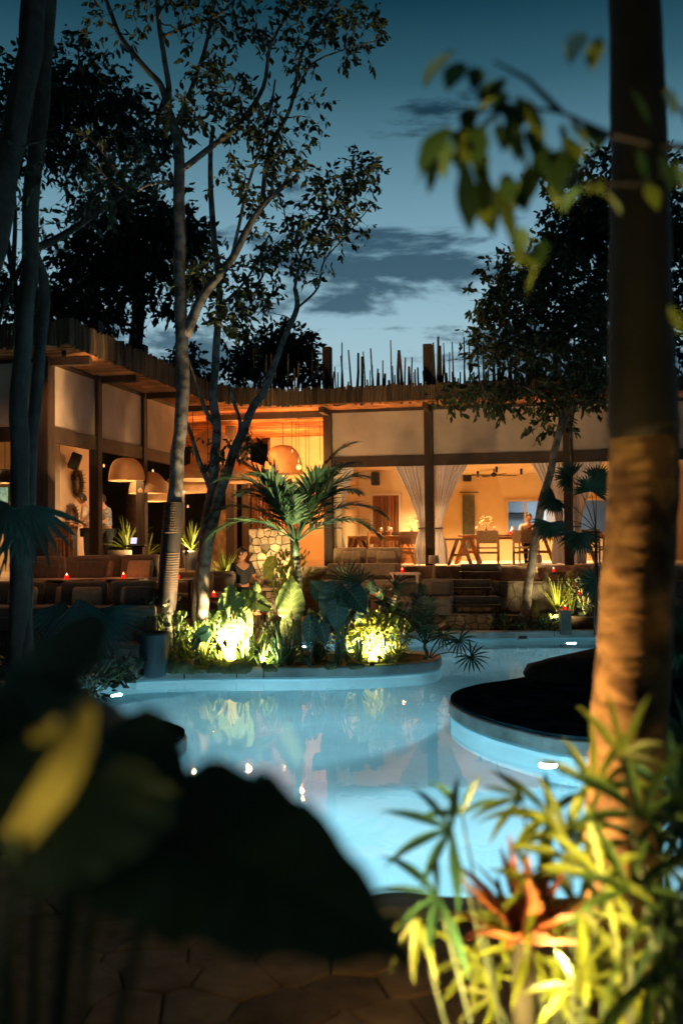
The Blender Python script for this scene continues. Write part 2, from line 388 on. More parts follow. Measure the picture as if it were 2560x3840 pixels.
seg_isl = cr([PZ(420, 2568, 0), PZ(560, 2556, 0), PZ(800, 2549, 0), PZ(1050, 2547, 0), PZ(1300, 2543, 0), PZ(1500, 2534, 0), PZ(1610, 2523, 0), PZ(1647, 2508, 0), PZ(1640, 2492, 0), PZ(1560, 2478, 0), PZ(1400, 2470, 0)])
p_ = PZ(1400, 2470, 0)
seg_back = cr([p_, (-0.2, 17.9), (-1.0, 18.4), (-1.5, 19.4), (-1.1, 20.6), (0, 21.25), PZ(1500, 2402, 0), PZ(1900, 2399, 0), PZ(2250, 2396, 0), (8.5, 20.7)])
seg_r = cr([(8.5, 20.7), (10, 18.5), (9.5, 16), (7, 15.2), (5, 15.0), PZ(2090, 2550, 0), PZ(1990, 2592, 0)])
seg_deck = cr([PZ(1990, 2592, 0), PZ(1900, 2610, 0), PZ(1800, 2626, 0), PZ(1725, 2648, 0), PZ(1692, 2672, 0), PZ(1700, 2702, 0), PZ(1790, 2752, 0), PZ(1950, 2803, 0), PZ(2180, 2846, 0), (3.6, 9.75), (6, 9.3), (9, 8.6)])
OUT = []
for s in (seg_near, seg_lip, seg_left, seg_isl, seg_back, seg_r, seg_deck):
    for p in s:
        if not OUT or (p - OUT[-1]).length > 0.02: OUT.append(p)
n_ = len(OUT)
area = sum(OUT[i].x * OUT[(i + 1) % n_].y - OUT[(i + 1) % n_].x * OUT[i].y for i in range(n_)) / 2
SG = 1 if area > 0 else -1
def offset(pts, d):               # outwards of the closed outline
    out = []; n = len(pts)
    for i in range(n):
        t = (pts[(i + 1) % n] - pts[i - 1]).normalized(); out.append(pts[i] + Vector((t.y, -t.x, 0)) * d * SG)
    return out
def fill(loops, z, name, m, up=True, thick=0.0):
    bm = bmesh.new()
    es = []
    for lp in loops:
        vs = [bm.verts.new((p.x, p.y, z)) for p in lp]
        es += [bm.edges.new((vs[i], vs[(i + 1) % len(vs)])) for i in range(len(vs))]
    bmesh.ops.triangle_fill(bm, use_beauty=True, edges=es)
    bmesh.ops.recalc_face_normals(bm, faces=bm.faces)
    if bm.faces and (sum(f.normal.z for f in bm.faces) < 0) == up: bmesh.ops.reverse_faces(bm, faces=bm.faces)
    me = bpy.data.meshes.new(name); bm.to_mesh(me); bm.free(); me.materials.append(m)
    o = bpy.data.objects.new(name, me); COL.objects.link(o); ORG[o.name] = Vector((0, 0, 0)); return o
GZ = 0.10
big = [Vector((x, y, 0)) for x, y in ((-160, -60), (160, -60), (160, 260), (-160, 260))]
ground = tag(fill([big, offset(OUT, 0.11)], GZ, 'ground', SOIL), kind='structure')
POOL_Z = -1.05
floor_o = tag(fill([OUT], POOL_Z, 'pool_floor', BASIN), kind='structure')
mb = MB()
for i in range(n_):
    a, b = OUT[i], OUT[(i + 1) % n_]
    mb.add([(a.x, a.y, POOL_Z - .01), (b.x, b.y, POOL_Z - .01), (b.x, b.y, 0.06), (a.x, a.y, 0.06)], [(0, 1, 2, 3)])
tag(mb.build('pool_wall', BASIN, smooth=True), kind='structure')
# coping: a kerb round the pool, its inner face a little proud of the wall
mb = MB(); ins, outr = offset(OUT, -0.02), offset(OUT, 0.20)
for i in range(n_):
    j = (i + 1) % n_
    def ring(k): return [(ins[k].x, ins[k].y, 0.035), (ins[k].x, ins[k].y, 0.165), (ins[k].x * .93 + outr[k].x * .07, ins[k].y * .93 + outr[k].y * .07, 0.18), (outr[k].x, outr[k].y, 0.18), (outr[k].x, outr[k].y, 0.05)]
    a, b = ring(i), ring(j); m5 = 5
    mb.add(a + b, [(k, k + m5, k + m5 + 1, k + 1) for k in range(4)])
tag(mb.build('pool_coping', COPING), kind='structure')
# water surface
wm = bpy.data.materials.new('water'); wm.use_nodes = True; nt = wm.node_tree; nt.nodes.clear(); L = nt.links
o_ = N(nt, 'ShaderNodeOutputMaterial'); mx = N(nt, 'ShaderNodeMixShader'); tr = N(nt, 'ShaderNodeBsdfRefraction'); gl = N(nt, 'ShaderNodeBsdfGlossy'); fr = N(nt, 'ShaderNodeFresnel')
tr.inputs[0].default_value = (0.80, 0.95, 1.0, 1); tr.inputs['IOR'].default_value = 1.33; tr.inputs['Roughness'].default_value = 0.0; gl.inputs['Roughness'].default_value = 0.02; fr.inputs['IOR'].default_value = 1.33
tc = N(nt, 'ShaderNodeTexCoord'); mp = N(nt, 'ShaderNodeMapping'); mp.inputs['Scale'].default_value = (1.0, 0.55, 1)
no = N(nt, 'ShaderNodeTexNoise'); no.inputs['Scale'].default_value = 2.2; no.inputs['Detail'].default_value = 3
bu = N(nt, 'ShaderNodeBump'); bu.inputs['Strength'].default_value = 0.07; bu.inputs['Distance'].default_value = 0.04
L.new(tc.outputs['Object'], mp.inputs[0]); L.new(mp.outputs[0], no.inputs['Vector']); L.new(no.outputs[0], bu.inputs['Height'])
L.new(bu.outputs[0], gl.inputs['Normal']); L.new(bu.outputs[0], tr.inputs['Normal']); L.new(bu.outputs[0], fr.inputs['Normal'])
L.new(fr.outputs[0], mx.inputs[0]); L.new(tr.outputs[0], mx.inputs[1]); L.new(gl.outputs[0], mx.inputs[2]); L.new(mx.outputs[0], o_.inputs[0])
tag(fill([offset(OUT, 0.005)], 0.0, 'water', wm), kind='structure')
# dark decks on the two peninsulas
def deck(pts, close, name):
    lp = [Vector(p) for p in pts] + [Vector((*c, 0)) for c in close]
    bm = bmesh.new(); vs = [bm.verts.new((p.x, p.y, 0.186)) for p in lp]; f = bm.faces.new(vs)
    r = bmesh.ops.extrude_face_region(bm, geom=[f]); bmesh.ops.translate(bm, vec=(0, 0, 0.035), verts=[g for g in r['geom'] if isinstance(g, bmesh.types.BMVert)])
    bmesh.ops.recalc_face_normals(bm, faces=bm.faces); bmesh.ops.triangulate(bm, faces=bm.faces)
    me = bpy.data.meshes.new(name); bm.to_mesh(me); bm.free(); me.materials.append(DECKD)
    o = bpy.data.objects.new(name, me); COL.objects.link(o); ORG[o.name] = Vector((0, 0, 0)); tag(o, kind='structure'); return o
deck(seg_deck, [(9, 14.5), (5, 14.8)], 'dark_deck')
deck([p for p in seg_lip], [(-4.2, 10.8), (-4.2, 8.4)], 'dark_deck')
# the planted soil of the peninsula
isl_soil = [p for p in offset(OUT, 0.19)]
i0 = min(range(n_), key=lambda i: (OUT[i] - seg_isl[0]).length); i1 = min(range(n_), key=lambda i: (OUT[i] - Vector((-1.5, 19.4, 0))).length)
soil_o = tag(fill([isl_soil[i0:i1 + 1] + [Vector((-3.6, 19.4, 0)), Vector((-4.6, 15.6, 0))]], 0.155, 'planting_soil', SOIL), kind='structure')

# --- terraces (building frame), stone faced
def block(name, p0, p1, q0, q1, z0, z1, m):
    return tag(MB().bbox(p0, p1, q0, q1, z0, z1).build(name, m), kind='structure')
t_main = block('terrace', -3.0, 13, -0.55, 12, 0.0, 1.5, FLOORM)
t_wing = block('terrace', -14, -3.004, -8.7, 12, 0.0, 1.5, FLOORM)
t_step1 = block('terrace_step', 0.25, 13, -1.2, -0.552, 0.0, 1.16, MORTAR)
t_step2 = block('terrace_step', 0.25, 4.25, -1.85, -1.202, 0.0, 0.82, MORTAR)
t_step3 = block('terrace_step', 0.25, 4.25, -2.4, -1.852, 0.0, 0.47, MORTAR)
t_bed = block('planting_bed', 4.26, 13, -2.3, -1.203, 0.0, 0.45, SOIL)
t_l1 = block('lounge_terrace', -14, -2.2, -9.25, -3.0, 0.0, 1.15, MORTAR)
t_l0 = block('lounge_terrace', -14, -2.2, -10.2, -9.252, 0.0, 0.75, MORTAR)
t_l2 = block('lounge_terrace', -2.198, -0.85, -10.2, -3.2, 0.0, 0.80, MORTAR)
t_walk = block('walkway', -0.848, 0.248, -6.5, -0.552, 0.0, 0.30, PAVE)
UPV = Vector((0, 0, 1))
def face_q(par, p0, p1, q, z0, z1, m, size=.30, seed=1, gap=.012):
    stones(par, B(p0, q, z0), BE, UPV, p1 - p0, z1 - z0, size, .03, m, gap, seed)
def top_q(par, p0, p1, q0, q1, z, m, size=.35, seed=1):
    stones(par, B(p0, q0, z), BE, BW, p1 - p0, q1 - q0, size, .018, m, .012, seed)
face_q(t_main, 0.25, 9, -0.55, 1.16, 1.5, STONE, .24, 11)
face_q(t_main, -3.0, 0.24, -0.55, 0.3, 1.5, STONE, .30, 12)
face_q(t_step1, 0.25, 4.3, -1.2, 0.82, 1.16, STONE, .24, 13)
face_q(t_step1, 4.3, 9, -1.2, 0.45, 1.16, STONED, .30, 14)
face_q(t_step2, 0.25, 4.25, -1.85, 0.47, 0.82, STONE, .24, 15)
face_q(t_step3, 0.25, 4.25, -2.4, 0.10, 0.47, STONE, .24, 16)
top_q(t_step1, 0.25, 4.3, -1.2, -.60, 1.16, STONE, .4, 17)
top_q(t_step2, 0.25, 4.25, -1.85, -1.24, .82, STONE, .4, 18)
top_q(t_step3, 0.25, 4.25, -2.4, -1.89, .47, STONE, .4, 19)
face_q(t_l1, -5.5, -2.2, -9.25, 0.75, 1.15, STONED, .28, 20)
face_q(t_l0, -5.5, -2.2, -10.2, 0.12, .75, STONED, .30, 21)
face_q(t_l2, -2.198, -.85, -10.2, 0.12, .80, STONED, .28, 22)
# right-hand side faces
stones(t_l2, B(-.85, -10.2, .15), BW, UPV, 6.9, .65, .3, .03, STONE, .012, 23)
# low stone kerbs at the left bank
for (ua, ub, v, z0, z1, D, sd) in ((80, 190, 2420, .1, .55, 14.6, 31), (375, 515, 2400, .1, .62, 15.0, 32)):
    a, b = PY(ua, v, D), PY(ub, v, D); a.z = b.z = 0
    lw = empty('stone_wall', (a + b) / 2 + Vector((0, 0, GZ)), 'low dry stone wall on the dark left bank, %s' % ('at the frame edge' if sd == 31 else 'beside the glazed urn'), 'wall', 'low walls on the left bank')
    ln = (b - a).length; ud = (b - a).normalized(); bk = Vector((0, .4, 0))
    MB().hexa([a + Vector((0, 0, z0)), b + Vector((0, 0, z0)), b + bk + Vector((0, 0, z0)), a + bk + Vector((0, 0, z0)), a + Vector((0, 0, z1)), b + Vector((0, 0, z1)), b + bk + Vector((0, 0, z1)), a + bk + Vector((0, 0, z1))]).build('core', MORTAR, lw)
    stones(lw, a + Vector((0, 0, z0)), ud, UPV, ln, z1 - z0, .22, .03, STONED, .01, sd)
    stones(lw, a + Vector((0, 0, z1)), ud, Vector((0, 1, 0)), ln, .4, .25, .02, STONED, .01, sd + 5)
# near paving, stones laid up to the pool edge
pave = tag(MB().add([(-3.2, 2.2, .112), (4.5, 2.2, .112), (4.5, 5.2, .112), (-3.2, 5.2, .112)], [(0, 1, 2, 3)]).build('paving', MORTAR), kind='structure')
OO = offset(OUT, 0.26)
def inside(pt, poly):
    c = False; j = len(poly) - 1
    for i in range(len(poly)):
        if (poly[i].y > pt.y) != (poly[j].y > pt.y) and pt.x < (poly[j].x - poly[i].x) * (pt.y - poly[i].y) / (poly[j].y - poly[i].y) + poly[i].x: c = not c
        j = i
    return c
stones(pave, (-3.2, 2.2, .114), (1, 0, 0), (0, 1, 0), 7.6, 4.4, .30, .025, PAVE, .007, 41, keep=lambda w: not inside(w, OO), ar=1.25)

# added dark backdrops in place of night foliage, blocking the bright sky
tag(MB().bbox(-40, 40, 13, 13.3, 0, 7.4).build('sky_backdrop', mat('backdrop_dark', (.03, .034, .028), .95, .4, 2, .4)), 'added tall dark backdrop behind the pavilion, blocking the sky', 'wall')
tag(MB().bbox(-24, -23.7, -30, 12.9, 0, 7.0).build('sky_backdrop', MATS['backdrop_dark']), 'added tall dark backdrop left of the pavilion, blocking the sky', 'wall')
# ================================================================== PAVILION
pav = empty('restaurant_pavilion', B(0, 0, 1.5), 'flat-roofed timber pavilion with plaster panels and stick-fringed eaves', 'building')
Z_F, Z_S, Z_R = 1.5, 5.5, 5.88
def part(name, m, fn, parent=pav, **k):
    mb = MB(); fn(mb); return mb.build(name, m, parent, **k)
def bb(name, m, *a, parent=pav): return MB().bbox(*a).build(name, m, parent)
PL = -3.3; HB = 6.0
wing_posts = [-8.4, -6.35, -4.05, -1.75]
face_posts = [bp(BPX(1230, 1650, 0)), bp(BPX(1607, 1650, 0)), bp(BPX(2126, 1650, 0)), bp(BPX(2650, 1650, 0))]
def post(p, q, w=.2, top=Z_S, bot=Z_F): bevelled(bb('post', WOOD, p - w / 2, p + w / 2, q - w / 2, q + w / 2, bot, top), .012)
for i, q in enumerate(wing_posts): post(PL, q, .27 if i == 0 else .2)
for p in face_posts: post(p, 0, .22)
post(-8.2, -8.4, .22)
# beams: lower and upper along the wing and the facade
Z_B0, Z_B1 = 3.98, 4.24
for a, b in zip(wing_posts[:-1], wing_posts[1:]):
    bb('beam', BEAMW, PL - .07, PL + .07, a + .14, b - .101, Z_B0, Z_B1); bb('beam', BEAMW, PL - .06, PL + .06, a + .14, b - .101, 5.36, 5.44)
    bb('panel', PANEL, PL - .03, PL + .03, a + .13, b - .102, Z_B1, 5.36)
for a, b in zip(face_posts[:-1], face_posts[1:]):
    bb('beam', BEAMW, a + .111, b - .111, -.07, .07, Z_B0, Z_B1); bb('beam', BEAMW, a + .111, b - .111, -.06, .06, 5.36, 5.44)
    bb('panel', PANEL, a + .112, b - .112, -.03, .03, Z_B1, 5.36)
for a, b in ((-8.2, PL), (-13, -8.2)):
    bb('beam', BEAMW, a + .111, b - .136, -8.47, -8.33, Z_B0, Z_B1); bb('panel', PANEL, a + .112, b - .137, -8.43, -8.37, Z_B1, 5.38)
    bb('beam', BEAMW, a + .111, b - .136, -8.46, -8.34, 5.38, 5.44)
for q in wing_posts: bb('beam', BEAMW, PL + .14, -2.42, q - .06, q + .06, 5.30, 5.43)
for p in face_posts: bb('beam', BEAMW, p - .06, p + .06, -.80, -.112, 5.30, 5.43)
for q in (.0,): bb('beam', BEAMW, -3.2, face_posts[0] - .12, q - .07, q + .07, 5.27, 5.425)
xw = bp(BPX(1010, 1650, 5.9))
bb('wall', WOOD, -3.2, xw - .002, HB, HB + .2, Z_F, 5.43)
# roof outline
arc = [(-0.3 - 2.0 + 2.0 * (1 - math.cos(t)), -2.9 + 2.0 * math.sin(t)) for t in [PI / 2 * k / 10 for k in range(11)]]
RO = [(-13.5, -9.4), (-2.3, -9.4)] + arc + [(12.5, -.9), (12.5, 8.6), (-13.5, 8.6)]
bm = bmesh.new(); f = bm.faces.new([bm.verts.new(B(p, q, 5.52) - ORG[pav.name]) for p, q in RO])
r_ = bmesh.ops.extrude_face_region(bm, geom=[f]); bmesh.ops.translate(bm, vec=(0, 0, .3), verts=[g for g in r_['geom'] if isinstance(g, bmesh.types.BMVert)])
bmesh.ops.triangulate(bm, faces=bm.faces); bmesh.ops.recalc_face_normals(bm, faces=bm.faces)
me = bpy.data.meshes.new('roof'); bm.to_mesh(me); bm.free(); me.materials.append(WOOD)
roof = bpy.data.objects.new('roof', me); COL.objects.link(roof); roof.parent = pav; ORG[roof.name] = ORG[pav.name].copy()
# ceiling poles, too fine to tell apart one by one
mb = MB(); q = -9.3; r2 = random.Random(3)
while q < 8.4:
    if q < -2.9: pe = -2.36
    elif q < -.95: pe = -2.3 + 2.0 * (1 - math.sqrt(max(0, 1 - ((q + 2.9) / 2.0) ** 2))) - .05
    else: pe = 12.3
    p = -13.3 + r2.uniform(0, 1.5)
    while p < pe:
        p2 = min(pe, p + r2.uniform(2.2, 3.6)); z = 5.475 + r2.uniform(-.012, .012); rr = r2.uniform(.022, .034)
        if p2 - p > .2: mb.tube([B(p, q + r2.uniform(-.02, .02), z), B((p + p2) / 2, q + r2.uniform(-.015, .015), z + r2.uniform(-.01, .01)), B(p2 - .01, q + r2.uniform(-.02, .02), z)], rr, 5, False)
        p = p2
    q += r2.uniform(.058, .075)
cp = mb.build('ceiling_poles', POLE, pav); cp['kind'] = 'stuff'
# fascia sticks, each its own piece
stick_me = [MB().tube([(0, 0, -.215), (.004 * k, .003, 0), (-.002, .004 * k, .2 + .012 * k)], [.034, .037, .033], 6).mesh('fascia_stick') for k in range(4)]
edge = [(-6.4, -9.4), (-2.3, -9.4)] + arc + [(6.3, -.9)]
acc, step_ = 0.0, .066
fn = 0
for (a, b) in zip(edge[:-1], edge[1:]):
    L_ = math.hypot(b[0] - a[0], b[1] - a[1]); t = acc
    while t < L_:
        x = a[0] + (b[0] - a[0]) * t / L_; y = a[1] + (b[1] - a[1]) * t / L_
        piece('fascia_stick', stick_me[fn % 4], STICK, pav, B(x, y, 5.665 + r2.uniform(-.03, .03)), (r2.uniform(-.02, .02), r2.uniform(-.02, .02), r2.uniform(0, 6)), (1, 1, r2.uniform(.93, 1.06))); fn += 1
        t += step_ * (1.0 if L_ > 3 else .95)
    acc = t - L_
# roof stakes and the tall post tops
stake_me = [MB().tube([(0, 0, 0), (.01 * k - .01, .008, .5), (0, .012 * k, 1.0)], [.035, .03, .024], 6).mesh('roof_stake') for k in range(3)]
r3 = random.Random(12)
px = 960.0
while px < 2330:
    d = BPX(px, 1450, -.45 + r3.uniform(-.15, .2)); h = r3.choice([.3, .4, .45, .55, .6, .75, .95, 1.1, 1.2]) * r3.uniform(.85, 1.1)
    fat = r3.choice([.5, .6, .7, .8, 1.2])
    piece('roof_stake', stake_me[fn % 3], STAKE, pav, (d.x, d.y, 5.80), (r3.uniform(-.05, .05), r3.uniform(-.05, .05), r3.uniform(0, 6)), (fat, fat, h)); fn += 1
    px += r3.choice([6, 7, 9, 12, 16, 20])
for p, top in ((face_posts[0], 7.05), (face_posts[1], 7.0)): bevelled(bb('post', WOOD, p - .11, p + .11, -.12, .10, 5.83, top), .012)
for q, top in ((-6.35, 6.55), (-4.05, 6.5), (-1.75, 6.6)): bevelled(bb('post', WOOD, PL - .12, PL + .12, q - .12, q + .12, 5.83, top), .012)
# --- wing interior
bb('wall', PLASTP, -5.75, -5.5, -3.55, -1.85, Z_F, 5.0)                      # wreath wall
bb('wall', PLAST, -13, -5.752, -3.6, -3.4, Z_F, 5.0)                         # frontal wall
bb('ceiling', PLASTP, -13, -3.45, -8.2, -1.85, 4.75, 4.82)
# --- hall
HB = 6.0
bb('wall', PLAST, xw, face_posts[0] + .3, HB, HB + .2, Z_F, 5.43)
bb('wall', PLAST, face_posts[0] + .1, face_posts[0] + .3, .12, HB - .002, Z_F, 5.43)
bb_sc = bb('screen_rail', WOOD, -3.2, -1.6, 3.42, 3.48, 3.1, 3.2); bb('screen_rail', WOOD, -3.2, -1.6, 3.42, 3.48, 3.78, 3.86)
bam_me = [MB().tube([(0, 0, 0), (.006 * k, .005, 1.2), (0, .007, 2.45)], [.036, .033, .037], 6).mesh('screen_stick') for k in range(3)]
x = -3.2
while x < -1.62:
    piece('screen_stick', bam_me[fn % 3], BAMBOO, pav, B(x, 3.36 + r3.uniform(-.015, .015), 1.5), (0, 0, r3.uniform(0, 6)), (1, 1, r3.uniform(.9, 1.0))); fn += 1
    x += .085 if r3.random() < .8 else .12
x = -3.2; x_end = bp(BPX(1010, 1650, 5.9))
while x < x_end:
    piece('screen_stick', bam_me[fn % 3], BAMBOO, pav, B(x, 5.9 + r3.uniform(-.015, .015), 3.5), (0, 0, r3.uniform(0, 6)), (1, 1, r3.uniform(.72, .78))); fn += 1
    x += .09
post(bp(BPX(868, 2000, 1.0)), 1.0, .24, 5.25); post(-2.95, 2.6, .2, 5.25)
bb('wall', STONE, bp(BPX(780, 2000, 5.0)), bp(BPX(860, 2000, 5.0)), 5.0, 5.3, Z_F, 3.1)
# --- right room
W1a, W1b = face_posts[0] + .3, bp(BPX(1560, 1900, 2.5))
dA, dB = bp(BPX(1398, 1900, 2.5)), bp(BPX(1495, 1900, 2.5))
bb('wall', PLAST, W1a + .002, dA - .07, 2.5, 2.7, Z_F, 4.05); bb('wall', PLAST, dB + .07, W1b, 2.5, 2.7, Z_F, 4.05); bb('wall', PLAST, dA - .068, dB + .068, 2.5, 2.7, 3.42, 4.05)
bb('door_frame', PLASTP, dA - .07, dA, 2.44, 2.72, Z_F, 3.36); bb('door_frame', PLASTP, dB, dB + .07, 2.44, 2.72, Z_F, 3.36); bb('door_frame', PLASTP, dA - .07, dB + .07, 2.44, 2.72, 3.361, 3.43)
x = dA + .03
while x < dB - .02:
    piece('door_stick', bam_me[fn % 3], BAMBOO, pav, B(x, 2.47 + r3.uniform(-.01, .01), 1.5), (0, 0, r3.uniform(0, 6)), (.8, .8, .755)); fn += 1
    x += .058
bb('door_rail', WOOD, dA + .005, dB - .005, 2.41, 2.438, 2.28, 2.34)
bb('wall', PLAST, W1b - .2, W1b, 2.702, 5.5, Z_F, 4.05)
K0, K1 = bp(BPX(1900, 1930, 5.5)), bp(BPX(2420, 1930, 5.5))
kz0, kz1 = BPX(1900, 2000, 5.5).z, BPX(1900, 1876, 5.5).z
bb('wall', PLAST, W1b - .2, K0, 5.502, 5.7, Z_F, 4.05); bb('wall', PLAST, K0, K1, 5.502, 5.7, Z_F, kz0); bb('wall', PLAST, K0, K1, 5.502, 5.7, kz1, 4.05); bb('wall', PLAST, K1, 12, 5.502, 5.7, Z_F, 4.05)
bb('window_frame', PLASTP, K0 - .03, K0 + .03, 5.45, 5.72, kz0, kz1); bb('window_frame', PLASTP, K0 + .031, K1, 5.45, 5.72, kz1 - .04, kz1 + .03)
m0 = bp(BPX(1967, 1930, 5.5)); bb('window_frame', PLASTP, m0 - .03, m0 + .03, 5.5, 5.6, kz0, kz1 - .041)
bb('counter', TABLEW, K0 + .031, K1, 5.40, 5.75, kz0 - .06, kz0)
bb('ceiling', PLAST, face_posts[0] + .31, 12, .12, 5.5, 4.051, 4.12)
KW = mat('kitchen_wall', (0.30, 0.38, 0.44), 0.5, 0.08, 2, 0)
bb('kitchen_wall', KW, K0 - .6, 12, 8.2, 8.4, Z_F, 4.05); bb('kitchen_wall', KW, K0 - .8, K0 - .6, 5.71, 8.4, Z_F, 4.05); bb('ceiling', PLASTP, K0 - .6, 12, 5.71, 8.2, 3.6, 3.7)
bb('kitchen_shelf', METAL, K0 - .5, m0 + .1, 7.9, 8.19, 2.93, 2.97)
bb('kitchen_door', mat('kitchen_white', (0.8, 0.75, 0.72), 0.5, 0.05, 2, 0), m0 + .5, m0 + 1.5, 8.1, 8.19, Z_F, 3.15); bb('kitchen_panel', mat('kitchen_peach', (0.75, 0.5, 0.33), 0.6, 0.05, 2, 0), m0 + .62, m0 + 1.38, 8.06, 8.099, Z_F, 3.05)

# ================================================================== PLANTS: builders
def rv(r): return Vector((r.gauss(0, 1), r.gauss(0, 1), r.gauss(0, 1))).normalized()
def tree(name, label, D, limbs, crowns, bark, leafm, lsize=.12, per=16, seed=1, group=None, base_z=None, spread=.28, twig=.012, hang=.35):
    """limbs: ([(u, v, extra depth)...], width px at start, width px at end); crowns: (u, v, ru, rv, clusters, depth radius)"""
    r = random.Random(seed)
    w = lambda t: PY(t[0], t[1], D + (t[2] if len(t) > 2 else 0))
    b = w(limbs[0][0][0])
    if base_z is not None: b = Vector((b.x, b.y, base_z))
    root = empty(name, b, label, 'tree', group)
    wood = MB(); skel = []
    for k, (pts, w0, w1) in enumerate(limbs):
        P = [w(p) for p in pts]
        if k == 0 and base_z is not None and P[0].z > base_z + .05: P = [Vector((P[0].x - (P[1].x - P[0].x) * .2, P[0].y, base_z - .05))] + P
        # smooth
        S = []
        for i in range(len(P) - 1):
            p0, p1, p2, p3 = P[max(i - 1, 0)], P[i], P[i + 1], P[min(i + 2, len(P) - 1)]
            for t in (0, .25, .5, .75): S.append(.5 * ((2 * p1) + (-p0 + p2) * t + (2 * p0 - 5 * p1 + 4 * p2 - p3) * t * t + (-p0 + 3 * p1 - 3 * p2 + p3) * t ** 3))
        S.append(P[-1])
        ww = w0 * D / FPX / 2
        S = [s + Vector((mnoise.noise(s * 1.7 + Vector((k, 0, 0))), mnoise.noise(s * 1.7 + Vector((0, k + 5, 0))), 0)) * min(.05, ww * .5) for s in S]
        m = len(S); rad = [(w0 + (w1 - w0) * i / (m - 1)) * D / FPX / 2 * (1 + .07 * mnoise.noise(S[i] * 3)) for i in range(m)]
        if k == 0 and base_z is not None: rad[0] *= 1.5; rad[1] *= 1.15
        wood.tube(S, rad, 10 if w0 > 30 else 7)
        skel += [(s, rad[i]) for i, s in enumerate(S) if i > m * .25 or k]
    lv = MB()
    nodes = list(skel)
    for (u, v, ru, rvv, nc, dr) in crowns:
        c = PY(u, v, D); sx, sz = ru * D / FPX, rvv * D / FPX
        for _ in range(nc):
            d = rv(r) * (r.random() ** .45)
            t = c + Vector((d.x * sx, d.y * dr, d.z * sz))
            s, rr = min(nodes, key=lambda n: (n[0] - t).length + max(0, n[0].z - t.z) * .8)
            mid = s.lerp(t, .5) + Vector((r.uniform(-.1, .1), r.uniform(-.1, .1), r.uniform(-.02, .16) * (t - s).length))
            if (t - s).length > .05:
                q1 = s.lerp(mid, .5) + rv(r) * .04 * (t - s).length; q2 = mid.lerp(t, .5) + rv(r) * .05 * (t - s).length
                r0 = min(rr * .7, twig * (1 + 1.1 * (t - s).length)); wood.tube([s, q1, mid, q2, t], [r0, r0 * .85, r0 * .7, r0 * .5, r0 * .3], 5, False)
                nodes += [(mid, r0 * .7), (q2, r0 * .5), (t, r0 * .4)]
            ns = max(3, int(per / 5)); out = (t - s).normalized() if (t - s).length > .01 else Vector((0, 0, 1))
            for _k in range(ns):                                      # short leafy shoots
                sd_ = (out * .5 + rv(r) + Vector((0, 0, .15))).normalized(); ln = spread * r.uniform(.9, 2.0); e = t + sd_ * ln + Vector((0, 0, -.12 * ln))
                wood.tube([t, t.lerp(e, .5) + Vector((0, 0, .04 * ln)), e], [twig * .35, twig * .28, twig * .15], 3, False)
                nl_ = max(3, int(per / ns * r.uniform(.9, 1.6)))
                for j in range(nl_):
                    f = .35 + .65 * (j + r.random()) / nl_; o = t.lerp(e, f); az_ = rv(r); dd = sd_ * .5 + az_ * .75 + Vector((0, 0, -hang * 1.6))
                    L_ = lsize * r.uniform(.5, 1.55); lv.leaf(o, dd, rv(r), L_, L_ * .44)
    wood.build('trunk', bark, root, smooth=True)
    if lv.f: lv.build('crown', leafm, root)
    return root
def frond_mesh(mb, base, az, el, length, droop=1.2, nl=26, ll=.4, lw=.03, r=None, ldroop=.5, start=.18, rr=.012):
    r = r or rnd; d = Vector((math.cos(az) * math.cos(el), math.sin(az) * math.cos(el), math.sin(el))); p = Vector(base); S = 14; pts = [p.copy()]; T = [d.copy()]
    for i in range(S):
        t = i / S
        p = p + d * length / S; d = (d + Vector((0, 0, -droop / S * (.4 + 1.2 * t)))).normalized(); pts.append(p.copy()); T.append(d.copy())
    mb.tube(pts, [rr * (1.3 - 1.1 * i / S) for i in range(S + 1)], 5, False)
    for k in range(nl):
        t = start + (1 - start) * (k + .5) / nl; i = min(S - 1, int(t * S)); f = t * S - i
        q = pts[i].lerp(pts[i + 1], f); tn = T[i].lerp(T[i + 1], f).normalized(); sd = tn.cross(Vector((0, 0, 1))); sd = sd.normalized() if sd.length > .05 else Vector((-math.sin(az), math.cos(az), 0)); up = sd.cross(tn)
        l = ll * (math.sin(PI * (.15 + .8 * t)) ** .7) * r.uniform(.88, 1.1)
        for s in (-1, 1):
            dd = sd * s * (1 - .45 * t) + tn * (.45 + .5 * t) + up * r.uniform(.05, .35)
            mb.blade(q, dd, up, l, lw * r.uniform(.8, 1.2), ldroop * r.uniform(.6, 1.5), 3, .1, 0.0, .3)
def palm(name, label, base, top, r0, r1, fronds, m_tr, m_lf, seed=1, length=1.7, ll=.42, lw=.032, shaft=None, group=None, nl=28):
    r = random.Random(seed); base, top = Vector(base), Vector(top); root = empty(name, base, label, 'palm tree', group)
    n = 10; pts = [base.lerp(top, i / n) + Vector((.02 * math.sin(i * .7 + seed), .02 * math.cos(i), 0)) for i in range(n + 1)]
    MB().tube(pts, [r0 + (r1 - r0) * i / n for i in range(n + 1)], 12).build('trunk', m_tr, root, smooth=True)
    if shaft: MB().tube([pts[-1], pts[-1] + Vector((0, 0, shaft * .5)), pts[-1] + Vector((0, 0, shaft))], [r1 * 1.15, r1 * .95, r1 * .5], 10).build('crown_shaft', m_lf, root, smooth=True)
    for (az, el, lf, dr) in fronds:
        mb = MB(); frond_mesh(mb, pts[-1] + Vector((0, 0, (shaft or 0) * .75)), R(az), R(el), length * lf, dr, nl, ll, lw, r); mb.build('frond', m_lf, root)
    return root
